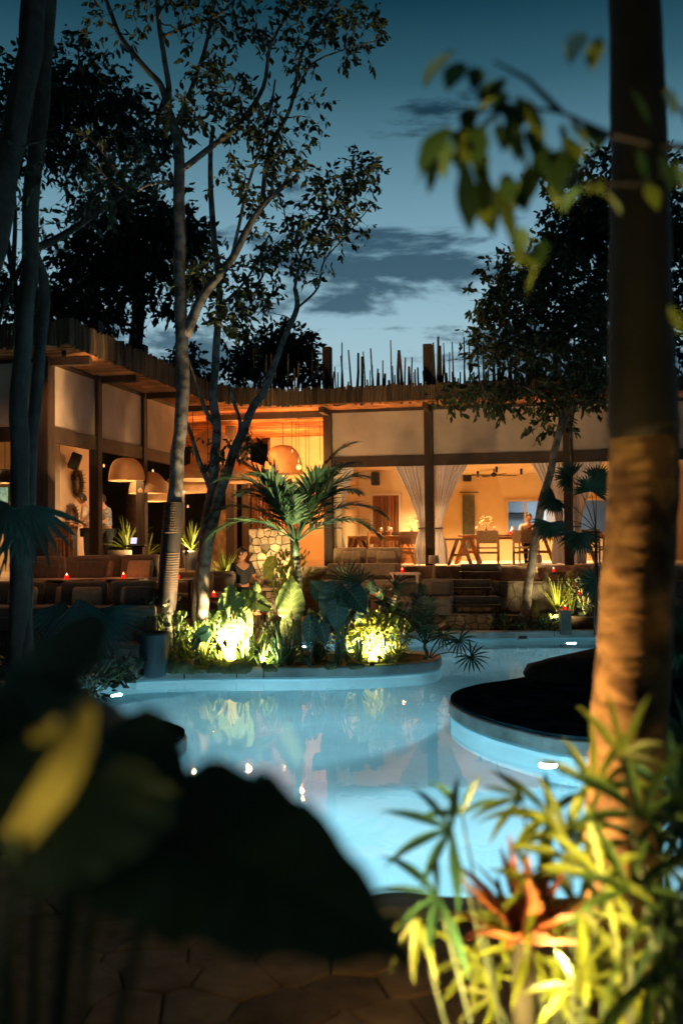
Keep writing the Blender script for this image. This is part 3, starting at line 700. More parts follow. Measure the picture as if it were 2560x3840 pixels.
def fan_mesh(mb, c, d, nrm, rad, n=16, arc_=250, width=.05, droop=.4, r=None, seg=4):
    r = r or rnd; d = Vector(d).normalized(); nrm = Vector(nrm); nrm = (nrm - d * nrm.dot(d)).normalized(); sd = d.cross(nrm)
    for k in range(n):
        a = R(-arc_ / 2 + arc_ * k / (n - 1)); dd = d * math.cos(a) + sd * math.sin(a)
        mb.blade(c, dd + nrm * .08, nrm, rad * r.uniform(.86, 1.06), width * r.uniform(.85, 1.15), droop * r.uniform(.7, 1.3), seg, .22, 0, .45)
def fan_palm(name, label, base, leaves, m_lf, seed=1, trunk=None, group=None, width=.05, nseg=18, droop=.5, stem_m=None, arc_=260):
    """leaves: (leaf hub point, radius, pointing direction, facing)"""
    r = random.Random(seed); base = Vector(base); root = empty(name, base, label, 'palm', group); top = base
    if trunk:
        top = Vector(trunk[0]); MB().tube([base, base.lerp(top, .5) + Vector((.02, 0, 0)), top], [trunk[1] * 1.2, trunk[1], trunk[1] * .9], 10).build('trunk', BARKD, root, smooth=True)
    for (hub, rad, d, nr) in leaves:
        hub = Vector(hub); mb = MB(); md = top.lerp(hub, .5) + Vector((0, 0, .12 * (hub - top).length))
        mb.tube([top, top.lerp(md, .5) + Vector((0, 0, .03)), md, md.lerp(hub, .55) + Vector((0, 0, .02)), hub], [.012, .011, .009, .008, .006], 5, False)
        fan_mesh(mb, hub, d, nr, rad, nseg, arc_, width, droop, r); mb.build('fan_leaf', m_lf, root)
    return root
def taro_leaf(parent, base, tip, nrm, width, m, seed=1, wave=.05, cup=.12, veins=True, name='leaf', lobes=.30, cb=None, vm=None):
    """heart-shaped leaf, base = stalk joint"""
    r = random.Random(seed); base, tip = Vector(base), Vector(tip); ax = tip - base; Ln = ax.length; ax.normalize()
    nrm = Vector(nrm); nrm = (nrm - ax * nrm.dot(ax)).normalized(); sd = ax.cross(nrm)
    prof = [(-lobes, .0, .26), (-lobes * .92, .08, .44), (-lobes * .55, .03, .80), (0, 0, .97), (.18, 0, 1.0), (.36, 0, .92), (.55, 0, .74), (.72, 0, .50), (.87, 0, .24), (1, 0, 0)]
    S = []
    for i in range(len(prof) - 1):
        for k in range(3):
            t = k / 3; S.append(tuple(prof[i][j] * (1 - t) + prof[i + 1][j] * t for j in range(3)))
    S.append(prof[-1]); n = 5
    mb = MB()
    for side in (-1, 1):
        b = len(mb.v)
        for i, (x, inn, w) in enumerate(S):
            w0 = inn if x < 0 else 0
            if x < 0: w0 = .22 * (-x / lobes)
            for j in range(n + 1):
                f = j / n; y = (w0 + (w - w0) * f) * width / 2
                ed = wave * Ln * .22 * math.sin(i * 1.55 + seed) * f * f + .012 * Ln * math.sin(i * 2.05) * f
                mb.v.append(base + ax * (x * Ln + (.04 * Ln * f * abs(math.sin(i * .8)))) + sd * side * y + nrm * (cup * y - .16 * Ln * max(0, x) ** 2 + ed))
        for i in range(len(S) - 1):
            for j in range(n):
                a = b + i * (n + 1) + j; q = (a, a + 1, a + n + 2, a + n + 1); mb.f.append(q if side > 0 else q[::-1])
    o = mb.build(name, m, parent, smooth=True)
    if veins:
        vb = MB(); L_ = lambda x, y: base + ax * (x * Ln) + sd * y + nrm * (cup * abs(y) - .16 * Ln * max(0, x) ** 2 + .004)
        vb.tube([L_(0, 0), L_(.35, 0), L_(.7, 0), L_(.97, 0)], [.009 * Ln * 1.4, .007 * Ln, .005 * Ln, .002 * Ln], 5, False)
        for x0, x1, f in ((.02, -.2, .55), (.03, .10, .85), (.15, .32, .84), (.28, .47, .72), (.42, .6, .56), (.56, .72, .40)):
            for s in (-1, 1): vb.tube([L_(x0, 0), L_((x0 + x1) / 2 - .01, s * f * width * .25), L_(x1, s * f * width * .46)], [.005 * Ln, .004 * Ln, .002 * Ln], 4, False)
        vb.build('vein', vm or VEIN, o)
    return o
def stalk(parent, a, b, r0, r1, m=None, bend=.08, name='stem'):
    a, b = Vector(a), Vector(b); d = b - a; mid = a.lerp(b, .5) + Vector((-d.x * .18, -d.y * .18, d.z * bend))
    MB().tube([a, a.lerp(mid, .5) + Vector((-d.x * .06, 0, 0)), mid, mid.lerp(b, .55) + Vector((0, 0, bend * .1)), b], [r0, r0 * .9, (r0 + r1) / 2, r1 * 1.1, r1], 8).build(name, m or STEM, parent, smooth=True)
def strap_plant(name, label, base, n, length, width, m, seed=1, el=(25, 85), droop=.9, group=None, cat='plant', az=None, sep=True):
    r = random.Random(seed); base = Vector(base); root = empty(name, base, label, cat, group)
    mb = MB()
    for k in range(n):
        a = R(r.uniform(*(az or (0, 360)))); e = R(r.uniform(*el)); d = Vector((math.cos(a) * math.cos(e), math.sin(a) * math.cos(e), math.sin(e)))
        if sep: mb = MB()
        mb.blade(base + Vector((r.uniform(-.04, .04), r.uniform(-.04, .04), 0)), d, Vector((0, 0, 1)), length * r.uniform(.6, 1.15), width * r.uniform(.7, 1.2), droop * r.uniform(.5, 1.5), 6, .18, 0, .4)
        if sep: mb.build('leaf', m, root)
    if not sep: mb.build('foliage', m, root)
    return root
def shrub(name, label, base, h, rad, n, ls, m, seed=1, group=None, stems=7, asp=.5, hang=.1, cat='shrub'):
    r = random.Random(seed); base = Vector(base); root = empty(name, base, label, cat, group); st = MB(); lf = MB(); tips = []
    for k in range(stems):
        a = 2 * PI * (k + r.random()) / stems; q = base + Vector((math.cos(a) * rad * r.uniform(.2, .9), math.sin(a) * rad * r.uniform(.2, .9), h * r.uniform(.55, 1.0))); m_ = base.lerp(q, .5) + Vector((r.uniform(-.05, .05), r.uniform(-.05, .05), h * .08))
        st.tube([base, m_, q], [.014, .010, .004], 5, False); tips += [(base, m_), (m_, q), (m_, q)]
    for k in range(n):
        a, b = r.choice(tips); p = a.lerp(b, r.random()) + rv(r) * rad * .33 * r.random()
        p.z = max(p.z, base.z + .03); d = (p - (base + Vector((0, 0, h * .35)))).normalized() + rv(r) * .6 + Vector((0, 0, .15 - hang)); L_ = ls * r.uniform(.6, 1.25)
        lf.leaf(p, d, rv(r) + Vector((0, 0, .8)), L_, L_ * asp)
    st.build('stems', STEM, root); lf.build('foliage', m, root); return root

# ================================================================== PLANTS: the trees
tree('forest_tree', 'tall dark twin-trunked tree at the left edge, running the full height of the view', 10.2,
     [([(62, 2500), (70, 2000), (80, 1650), (98, 1300), (112, 960), (125, 700), (160, 380), (190, -60)], 78, 58),
      ([(100, 2500), (108, 2000, .15), (118, 1650, .2), (152, 1350, .25), (172, 1080, .2), (120, 930)], 52, 40),
      ([(-90, 1150, -.8), (-20, 860, -.6), (40, 560, -.5), (92, 280, -.5), (135, -60, -.5)], 105, 88),
      ([(125, 935), (240, 880, .4), (360, 800, .8), (480, 712, 1.2), (640, 585, 1.6)], 34, 14),
      ([(300, 850), (390, 690, .8), (520, 660, 1.2)], 14, 6), ([(100, 960), (40, 1080), (-20, 1260)], 26, 18),
      ([(40, 1100), (60, 800), (35, 600)], 22, 10)],
     [(420, 640, 180, 90, 26, .9), (330, 760, 120, 70, 10, .7), (90, 760, 60, 120, 10, .8), (60, 1080, 60, 90, 6, .6)], BARKD, LF_TREE, .085, 11, 5, 'trees around the pool', GZ, .16, .007)
tree('forest_tree', 'tall slim tree with banded wrapping low on its trunk, left of the island', 16.0,
     [([(612, 2440), (630, 2200), (648, 1950), (668, 1700), (684, 1400), (678, 1150), (672, 900), (677, 640), (653, 500), (630, 400)], 62, 36),
      ([(630, 400), (604, 320), (555, 265), (500, 200), (448, 130), (420, 60), (385, -40)], 26, 15),
      ([(634, 410), (628, 290), (602, 125), (592, -40)], 24, 16), ([(606, 140), (720, 90), (830, 50), (900, -30)], 14, 8),
      ([(655, 480), (720, 330), (770, 180), (800, 20)], 22, 12), ([(678, 640), (780, 560), (880, 480), (990, 330), (1010, 180), (1080, 60)], 26, 10),
      ([(690, 1260), (760, 1120), (865, 965), (980, 775), (1120, 655)], 44, 16), ([(980, 775), (1010, 560), (1090, 400), (1130, 200), (1200, 90), (1290, -20)], 18, 8),
      ([(870, 960), (930, 700), (1000, 480), (1030, 300)], 14, 7), ([(1090, 400), (1160, 250), (1280, 190), (1420, 150)], 10, 4), ([(675, 680), (560, 690), (500, 720), (430, 690), (330, 590)], 13, 5), ([(500, 720), (420, 610), (360, 540)], 8, 4)],
     [(760, 60, 230, 90, 34, 1.2), (1080, 70, 200, 90, 34, 1.2), (1290, 50, 120, 70, 18, 1.0), (1350, 150, 90, 50, 10, .8), (800, 280, 110, 110, 20, 1.0), (900, 430, 120, 110, 24, 1.0), (1000, 520, 110, 110, 18, 1.0), (1140, 330, 60, 160, 12, .8),
      (450, 90, 150, 60, 8, .8), (690, 420, 90, 90, 16, .8), (960, 690, 150, 90, 18, .9), (420, 610, 120, 80, 8, .8), (1090, 640, 110, 70, 14, .8)], BARK, LF_TREE, .115, 15, 9, 'trees around the pool', .15, .2, .009)
tree('forest_tree', 'slender forked tree with two pale stems leaning right over the island plants', 16.7,
     [([(735, 2440), (748, 2250), (772, 2000), (795, 1800), (812, 1600), (800, 1420), (824, 1180), (806, 900), (790, 660), (800, 480)], 50, 16),
      ([(756, 2380, -.15), (772, 2100, -.2), (812, 1880, -.2), (862, 1740, -.1), (905, 1640), (946, 1530), (990, 1462), (1032, 1360), (1078, 1258), (1115, 1160), (1105, 1085)], 44, 17),
      ([(865, 1735), (900, 1600), (880, 1520), (860, 1440)], 18, 10), ([(812, 1600), (770, 1540), (740, 1440), (700, 1330)], 20, 8), ([(806, 1880), (760, 1760), (720, 1640), (690, 1560)], 22, 12),
      ([(1105, 1090), (1130, 960), (1190, 850), (1250, 760), (1310, 680)], 13, 5), ([(1120, 1150), (1190, 1080), (1215, 980), (1300, 880), (1400, 760)], 10, 4), ([(824, 1150), (900, 1080), (960, 990), (1010, 880)], 14, 6), ([(1128, 965), (1080, 860), (1060, 760)], 8, 4)],
     [(1300, 690, 150, 90, 26, .9), (1250, 820, 160, 110, 30, 1.0), (1380, 660, 80, 80, 12, .6), (1130, 900, 110, 110, 18, .8), (1010, 960, 110, 90, 18, .8), (960, 1100, 110, 110, 24, .9), (860, 1150, 120, 130, 26, 1.0), (780, 1050, 110, 110, 14, .9), (880, 1230, 90, 60, 10, .7), (1180, 1040, 70, 60, 6, .5), (830, 1700, 60, 60, 5, .3), (920, 1690, 50, 60, 5, .3)], BARK, LF_TREE, .11, 15, 14, 'trees around the pool', .15, .19, .008)
tree('forest_tree', 'massive dark evergreen filling the sky behind the left roof corner', 30,
     [([(500, 1400), (520, 1150), (500, 900), (420, 700), (360, 500)], 60, 30), ([(510, 1000), (620, 850), (680, 760)], 30, 14), ([(500, 950), (380, 900), (280, 840)], 28, 12)],
     [(330, 400, 200, 150, 70, 3), (520, 520, 170, 130, 40, 3), (200, 480, 150, 120, 36, 2.5), (460, 890, 230, 140, 90, 3), (610, 850, 150, 110, 44, 3), (330, 1010, 160, 100, 40, 2.5), (540, 1080, 230, 130, 50, 2.5), (730, 960, 90, 120, 24, 2), (180, 330, 120, 90, 18, 2)], BARKD, LF_DARK, .22, 30, 21, 'trees behind the roof', .1, .42, .018)
tree('forest_tree', 'dark bushy tree behind the wing roof at the left frame edge', 27,
     [([(100, 1500), (90, 1300), (60, 1100), (30, 900)], 40, 20), ([(80, 1200), (200, 1100), (270, 1000)], 18, 8)],
     [(60, 1120, 130, 120, 34, 2), (220, 1150, 130, 90, 30, 2), (30, 420, 100, 130, 26, 2), (380, 1180, 150, 70, 24, 2), (90, 560, 110, 110, 20, 2)], BARKD, LF_DARK, .2, 30, 22, 'trees behind the roof', .1, .4, .016)
tree('forest_tree', 'low dark tree crown showing over the roof fringe beside the leaning stem', 33,
     [([(1060, 1560), (1060, 1400), (1080, 1330)], 24, 12), ([(1062, 1450), (960, 1370), (930, 1330)], 12, 6)],
     [(1000, 1330, 110, 60, 40, 2), (1080, 1290, 70, 50, 22, 1.5), (940, 1390, 100, 40, 22, 1.5), (1110, 1380, 80, 50, 22, 1.5), (1150, 1340, 40, 30, 6, 1), (720, 1380, 90, 60, 22, 1.5)], BARKD, LF_DARK, .2, 30, 23, 'trees behind the roof', .1, .4, .016)
tree('forest_tree', 'thin tree with a bent bluish trunk in front of the right dining room', 22.2,
     [([(1972, 2290), (1985, 2150), (2008, 2000), (2040, 1850), (2078, 1700), (2104, 1580), (2092, 1530)], 38, 24),
      ([(2104, 1590), (2140, 1555), (2170, 1500), (2240, 1420), (2330, 1340)], 17, 6), ([(2094, 1540), (2020, 1480), (1930, 1430), (1850, 1400)], 14, 5), ([(2094, 1535), (2110, 1440), (2060, 1330), (1990, 1250), (1900, 1180)], 14, 5), ([(2110, 1450), (2190, 1330), (2200, 1200), (2160, 1080)], 12, 4), ([(1990, 1250), (1930, 1300), (1860, 1290)], 8, 3), ([(2150, 1550), (2135, 1650), (2142, 1760)], 7, 4)],
     [(1900, 1080, 110, 100, 40, 1.5), (2050, 1050, 140, 110, 54, 1.6), (1860, 1210, 90, 80, 26, 1.2), (2050, 1200, 170, 110, 50, 1.6), (2220, 1150, 110, 160, 44, 1.6), (1840, 1330, 80, 50, 16, 1), (2010, 1330, 150, 80, 34, 1.4), (2200, 1360, 140, 110, 40, 1.5), (1750, 1480, 150, 26, 16, .6), (1920, 1500, 140, 34, 20, .7), (2160, 1490, 130, 60, 26, 1), (2070, 1590, 90, 20, 5, .5)], BARK, LF_TREE, .15, 22, 31, 'trees around the pool', .45, .26, .010)
tree('forest_tree', 'tall dark tree rising behind the right roof, half hidden by the palm trunk', 31,
     [([(2330, 1500), (2320, 1250), (2260, 1000), (2200, 850)], 40, 18), ([(2310, 1150), (2420, 950), (2480, 800)], 24, 10)],
     [(2180, 860, 130, 130, 50, 2.5), (2290, 720, 110, 150, 50, 2.5), (2120, 700, 90, 90, 14, 2), (2330, 1000, 170, 190, 70, 3), (2500, 800, 110, 260, 60, 2.5), (2080, 960, 90, 80, 22, 2), (2540, 1200, 120, 260, 60, 2), (2280, 1250, 150, 130, 40, 2)], BARKD, LF_DARK, .22, 28, 33, 'trees behind the roof', .1, .42, .018)

# banded wrapping on the slim trunk
wr = empty('trunk_wrap', PY(634, 2140, 16.0), 'rope wrapping wound in bands round the slim tree trunk', 'wrap')
ROPE = mat('rope', (0.06, 0.042, 0.028), .9, .3, 20, .4, 80)
for (va, vb_, nn) in ((1890, 2010, 13), (2080, 2230, 16)):
    mb = MB()
    for k in range(nn):
        v = va + (vb_ - va) * k / nn; u = 612 + (2440 - v) * (640 - 612) / (2440 - 2050) if v > 2050 else 640 + (2050 - v) * .075
        c = PY(u, v, 16.0); rr = 36 * 16 / FPX; 
        mb.tube([c + Vector((math.cos(a) * rr * 1.02, math.sin(a) * rr * 1.02, .004 * a)) for a in [2 * PI * j / 16 for j in range(17)]], .011, 5, False)
    mb.build('rope_band', ROPE, wr, smooth=True)
MB().tube([PY(656, 1885, 16.0), PY(640, 2050, 16.0), PY(620, 2300, 16.0)], [.158, .159, .17], 16, False).build('sleeve', BLACK, wr, smooth=True)

# ================================================================== PLANTS: peninsula
IZ = .155
def ig(u, D):                      # a point of the peninsula soil under pixel column u
    p = PY(u, 2000, D); return Vector((p.x, p.y, IZ))
T0 = PY(1114, 2085, 16.6)
palm('feather_palm', 'feathery green palm with a smooth stem in the middle of the island', ig(1118, 16.6), T0, .07, .05,
     [(178, 78, 1.2, 1.8), (160, 70, 1.25, 1.9), (200, 66, 1.15, 2.1), (5, 76, 1.25, 1.9), (345, 66, 1.15, 2.1), (25, 70, 1.2, 1.9), (185, 50, 1.1, 2.1), (355, 50, 1.1, 2.1), (225, 74, 1.0, 2.3), (318, 76, 1.0, 2.3), (140, 60, 1.1, 1.9), (40, 60, 1.1, 1.9), (195, 38, 1.0, 1.9), (340, 38, 1.0, 1.9)], PALMG, LF_PALM, 3, 1.62, .55, .046, .30, None, 50)
# the brightly lit taro and its neighbours: (base u, D, leaves[(hub u, hub v, tip u, tip v, width m, normal)])
def taro(name, label, ub, D, leaves, m, sm=None, thick=.028, seed=1, wave=.05, group='taro plants on the island', bz=IZ, vm=None):
    b = PY(ub, 2000, D); b.z = bz; root = empty(name, b, label, 'taro plant', group)
    for k, (hu, hv, tu, tv, wd, nr, dd) in enumerate(leaves):
        hub = PY(hu, hv, D + dd); tip = PY(tu, tv, D + dd + nr[3] if len(nr) > 3 else D + dd)
        taro_leaf(root, hub, tip, nr[:3], wd, m, seed + k, wave, vm=vm)
        stalk(root, b + Vector((rnd.uniform(-.05, .05), rnd.uniform(-.05, .05), 0)), hub, thick, thick * .5, sm)
    return root
taro('taro_plant', 'large taro with a brilliantly lit upright leaf and glowing stalks', 868, 15.95,
     [(868, 2285, 862, 2188, .42, (0.05, -1, .25), 0), (905, 2300, 950, 2350, .28, (.2, -1, .3), -.1), (835, 2310, 800, 2370, .26, (-.3, -1, .4), -.1), (850, 2330, 822, 2415, .24, (-.2, -1, .2), -.12), (890, 2335, 905, 2400, .22, (.2, -1, .1), -.15), (780, 2360, 765, 2410, .26, (-.4, -1, .3), .1), (805, 2300, 780, 2345, .22, (-.5, -1, .3), -.05), (920, 2340, 945, 2385, .2, (.4, -1, .3), -.1)], LF_TARO, None, .038, 3, .10)
taro('taro_plant', 'taro with a broad leaf drooping sideways, just right of the brightest one', 915, 16.3,
     [(925, 2245, 1030, 2280, .36, (.1, -.8, .7), .1), (935, 2235, 905, 2210, .2, (0, -1, .3), .2), (965, 2215, 958, 2180, .14, (-.3, -1, .1), .2)], LF_TARO, None, .018, 13, .05)
taro('taro_plant', 'taro with a tall half-lit ribbed leaf standing against the palm stem', 1092, 16.2,
     [(1092, 2290, 1085, 2160, .52, (-.35, -1, .15), 0), (1075, 2330, 1060, 2400, .2, (-.2, -1, .3), .1)], LF_TARO, None, .016, 23, .08)
taro('taro_plant', 'dark teal taro with several drooping leaves to the right of the palm stem', 1265, 15.9,
     [(1255, 2215, 1215, 2340, .46, (-.2, -1, .3), 0), (1310, 2215, 1380, 2300, .42, (.3, -1, .4), -.1), (1210, 2225, 1165, 2180, .34, (-.4, -.9, .5), .1), (1330, 2230, 1350, 2340, .34, (.2, -1, .2), .1), (1265, 2270, 1260, 2370, .34, (0, -1, .2), -.15), (1385, 2215, 1400, 2170, .2, (.4, -1, .3), .2)], LF_TEAL, PALMG, .022, 33, .06)
taro('taro_plant', 'taro leaf held flat and dark above the glowing shrub', 1400, 16.4,
     [(1460, 2290, 1545, 2300, .34, (.1, -.25, 1), 0), (1450, 2270, 1400, 2250, .2, (0, -.4, 1), 0)], LF_TEAL, PALMG, .014, 43, .04)
taro('taro_plant', 'small dark taro with a single cupped leaf low by the rocks', 735, 15.6,
     [(775, 2370, 715, 2405, .26, (.1, -.9, .5), 0), (740, 2400, 720, 2440, .16, (-.1, -.9, .5), 0)], LF_TEAL, PALMG, .012, 53, .04)
taro('taro_plant', 'small taro with rounded dark leaves right at the kerb under the palm', 1150, 15.75,
     [(1165, 2330, 1150, 2420, .26, (-.2, -1, .3), 0), (1205, 2350, 1225, 2420, .24, (.2, -1, .3), 0), (1140, 2470, 1170, 2500, .16, (0, -.7, .7), -.1)], LF_TEAL, PALMG, .012, 63, .04)
GS = 'shrubs on the island'
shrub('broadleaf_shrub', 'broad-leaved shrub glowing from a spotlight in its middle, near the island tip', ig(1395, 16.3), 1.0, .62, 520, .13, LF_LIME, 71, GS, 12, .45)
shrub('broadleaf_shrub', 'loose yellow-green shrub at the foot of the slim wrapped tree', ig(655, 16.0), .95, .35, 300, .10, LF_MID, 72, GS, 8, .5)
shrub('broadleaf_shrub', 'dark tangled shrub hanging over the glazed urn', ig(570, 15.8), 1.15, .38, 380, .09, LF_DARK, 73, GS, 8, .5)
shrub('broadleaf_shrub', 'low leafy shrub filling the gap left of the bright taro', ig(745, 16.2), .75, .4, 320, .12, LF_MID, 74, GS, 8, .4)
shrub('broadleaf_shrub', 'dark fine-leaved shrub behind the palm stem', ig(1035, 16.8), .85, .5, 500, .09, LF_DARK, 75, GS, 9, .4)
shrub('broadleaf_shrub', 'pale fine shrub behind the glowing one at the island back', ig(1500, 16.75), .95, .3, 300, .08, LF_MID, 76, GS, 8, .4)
GG = 'strap-leaved plants on the island'
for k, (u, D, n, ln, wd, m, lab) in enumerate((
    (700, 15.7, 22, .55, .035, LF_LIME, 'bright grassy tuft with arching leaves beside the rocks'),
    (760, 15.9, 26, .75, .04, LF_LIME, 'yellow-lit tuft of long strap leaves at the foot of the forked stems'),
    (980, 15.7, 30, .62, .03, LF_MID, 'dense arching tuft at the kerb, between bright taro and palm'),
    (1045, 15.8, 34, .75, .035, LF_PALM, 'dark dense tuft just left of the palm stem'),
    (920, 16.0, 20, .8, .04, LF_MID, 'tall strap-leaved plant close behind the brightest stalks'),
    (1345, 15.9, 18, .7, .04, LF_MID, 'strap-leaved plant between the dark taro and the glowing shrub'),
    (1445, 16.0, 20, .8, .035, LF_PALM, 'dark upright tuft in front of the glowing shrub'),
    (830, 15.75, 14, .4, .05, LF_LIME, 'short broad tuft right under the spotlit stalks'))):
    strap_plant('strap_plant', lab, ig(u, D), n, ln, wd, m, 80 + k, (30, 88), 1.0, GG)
for k, (u, D, n, ln, wd, m, lab) in enumerate((
    (610, 15.9, 24, .6, .04, LF_MID, 'strap-leaved tuft just right of the urn rim'), (680, 16.3, 26, .8, .035, LF_LIME, 'lit tuft right against the wrapped trunk'),
    (810, 16.4, 24, .95, .04, LF_MID, 'tall tuft left behind the brightest stalks'), (955, 16.5, 26, .85, .035, LF_MID, 'tall tuft behind the sideways taro leaf'),
    (1010, 16.0, 30, .7, .03, LF_PALM, 'dark tuft between two lit tufts near the palm'), (1085, 16.0, 26, .6, .03, LF_PALM, 'dark low tuft hugging the palm stem'),
    (1180, 16.3, 26, .75, .035, LF_PALM, 'dark tuft right of the palm stem'), (1300, 16.5, 24, .9, .04, LF_PALM, 'tall dark tuft behind the teal taro'),
    (1480, 16.3, 24, .7, .03, LF_LIME, 'lit thin tuft at the right side of the glowing shrub'), (1250, 15.85, 20, .45, .03, LF_MID, 'short tuft on the kerb under the teal taro'))):
    strap_plant('strap_plant', lab, ig(u, D), n, ln, wd, m, 180 + k, (30, 88), 1.0, GG)
shrub('broadleaf_shrub', 'dark leafy shrub between the teal taro and the palm stem', ig(1200, 16.7), .9, .4, 380, .10, LF_DARK, 77, GS, 8, .45)
palm('dwarf_palm', 'young feather palm at the island tip with drooping fronds', ig(1590, 16.55), ig(1590, 16.55) + Vector((0, 0, .28)), .03, .028,
     [(170, 60, 1, 1.5), (10, 55, 1.0, 1.6), (60, 75, 1.15, 1.2), (120, 75, 1.2, 1.2), (330, 35, .8, 1.6), (200, 35, .8, 1.6), (280, 60, .8, 1.6), (95, 82, 1.3, .8)], PALMG, LF_PALM, 5, .75, .26, .024, None, None, 18)
fan_palm('fan_palm', 'thin-stalked fan leaf leaning out over the water past the island tip', ig(1600, 16.7), [(PY(1765, 2462, 16.2), .33, (.5, -.3, -.5), (.1, -1, .4)), (PY(1720, 2400, 16.9), .34, (.3, 0, -.9), (.2, -1, .2)), (PY(1660, 2380, 17.2), .30, (-.2, .1, -.9), (0, -1, .3))], LF_PALM, 6, width=.035, nseg=14, arc_=280)
fan_palm('fan_palm', 'bluish fan leaf cluster rising behind the dark taro', ig(1410, 16.9), [(PY(1425, 2250, 16.9), .35, (.5, 0, .8), (0, -1, .2)), (PY(1350, 2190, 16.9), .5, (-.6, 0, .4), (0, -.6, .8)), (PY(1480, 2200, 17.1), .42, (.8, .1, .2), (0, -.7, .7)), (PY(1300, 2180, 17.2), .45, (-.2, 0, .8), (0, -.8, .5))], LF_PALM, 7, width=.03, nseg=16, arc_=200)
# rocks along the kerb
rk = random.Random(5)
def rock(name, label, c, s, m, cat='rock', group='rocks along the kerb', seed=0):
    bm = bmesh.new(); bmesh.ops.create_icosphere(bm, subdivisions=3, radius=1)
    for v in bm.verts:
        d = 1 + .28 * mnoise.noise(v.co * 1.3 + Vector((seed * 3.1, 0, 0))) + .10 * mnoise.noise(v.co * 3.5 + Vector((0, seed, 0)))
        v.co = Vector((v.co.x * s[0], v.co.y * s[1], max(v.co.z, -.5) * s[2])) * d
    me = bpy.data.meshes.new(name); bm.to_mesh(me); bm.free(); me.materials.append(m)
    o = bpy.data.objects.new(name, me); COL.objects.link(o); o.location = c; ORG[o.name] = Vector(c); o.rotation_euler.z = seed; me.polygons.foreach_set('use_smooth', [True] * len(me.polygons))
    return tag(o, label, cat, group)
for k, (u, D, sx, sz, lab) in enumerate(((655, 15.6, .17, .17, 'ridged boulder at the foot of the glazed urn'), (690, 15.5, .2, .15, 'dark round stone next to the ridged boulder'), (745, 15.45, .15, .08, 'flat stone on the kerb, third from the urn'),
        (800, 15.45, .13, .11, 'yellowish stone at the kerb left of the spotlit stalks'), (845, 15.4, .12, .09, 'small stone right below the spotlit stalks'), (900, 15.42, .19, .12, 'largest mossy yellow stone on the island kerb'), (1010, 15.5, .12, .07, 'small dark stone under the arching tuft'), (1240, 15.7, .13, .08, 'small dark stone under the teal taro'), (1330, 15.75, .14, .07, 'lit stone under the glowing shrub'))):
    c = PY(u, 2400, D); rock('rock', lab, (c.x, c.y, IZ + sz * .35), (sx, sx * .8, sz), ROCK, seed=k + 1)
for (a, b) in ((.46, 1), (.50, 2), (.56, 3)): pass
# the dark rounded ledge behind the right deck
rl = PZ(2240, 2560, .2)
rock('rock_ledge', 'low rounded black rock ledge at the back of the dark right deck', (rl.x + .35, rl.y + .55, .19), (1.45, .75, .42), ROCKD, 'rock', None, 0.3)

# ================================================================== PLANTS: far right bank
def gz(u, D, z): p = PY(u, 2000, D); return Vector((p.x, p.y, z))
GF = 'plants on the far right bank'
strap_plant('grass_tuft', 'pale feathery grass tuft lit from below on the far right bank', gz(2085, 22.0, .45), 60, .95, .022, LF_LIME, 101, (55, 88), .9, GF, 'grass', sep=False)
strap_plant('grass_tuft', 'second pale grass tuft leaning right behind the far pedestal', gz(2135, 22.2, .45), 50, .9, .022, LF_LIME, 102, (50, 88), .9, GF, 'grass', sep=False)
taro('lily_plant', 'single bright yellow-green leaf standing on the far bank left of the pedestal', 2005, 21.7, [(2005, 2305, 2012, 2255, .16, (0, -1, .1), 0), (2040, 2340, 2060, 2325, .14, (0, -1, .4), 0)], LF_LIME, None, .008, 111, .02, GF, .45)
for k, (u, D, h, rr, n, m, lab) in enumerate(((1880, 21.6, .42, .35, 260, LF_DARK, 'dark low shrub at the bottom of the stone steps'), (1960, 21.5, .4, .4, 300, LF_DARK, 'dark shrub at the foot of the thin bent tree'), (2050, 21.5, .4, .3, 260, LF_MID, 'yellow-lit shrub left of the far spotlight'), (2190, 21.9, 1.1, .5, 420, LF_DARK, 'tall dark shrub right of the far pedestal'), (2260, 21.7, .9, .5, 380, LF_DARK, 'dark shrub beside the near palm trunk on the far bank'))):
    shrub('bank_shrub', lab, gz(u, D, .10 if D < 21.65 else .45), h, rr, n, .085, m, 120 + k, GF, 8, .5)
fan_palm('fan_palm', 'fan palm with spiky round leaves in front of the rightmost curtain', gz(2225, 20.9, .12), [(PY(2140, 1790, 20.9), .42, (-.9, 0, .35), (0, -1, .3)), (PY(2215, 1840, 20.8), .48, (.2, -.1, .9), (.1, -1, .1)), (PY(2235, 1800, 21.0), .4, (.9, 0, .5), (0, -1, .2)), (PY(2080, 1870, 21.1), .42, (-.7, 0, -.5), (-.2, -1, .4)), (PY(2170, 2000, 20.9), .55, (-.1, -.1, -1), (0, -1, .1)), (PY(2060, 1960, 21.3), .5, (-.1, 0, -1), (0, -1, .1)), (PY(2240, 2180, 20.9), .5, (-.6, 0, -.6), (0, -1, .3))], LF_PALM, 9, (PY(2232, 1990, 20.9), .035), GF, .055, 24, .5, arc_=210)

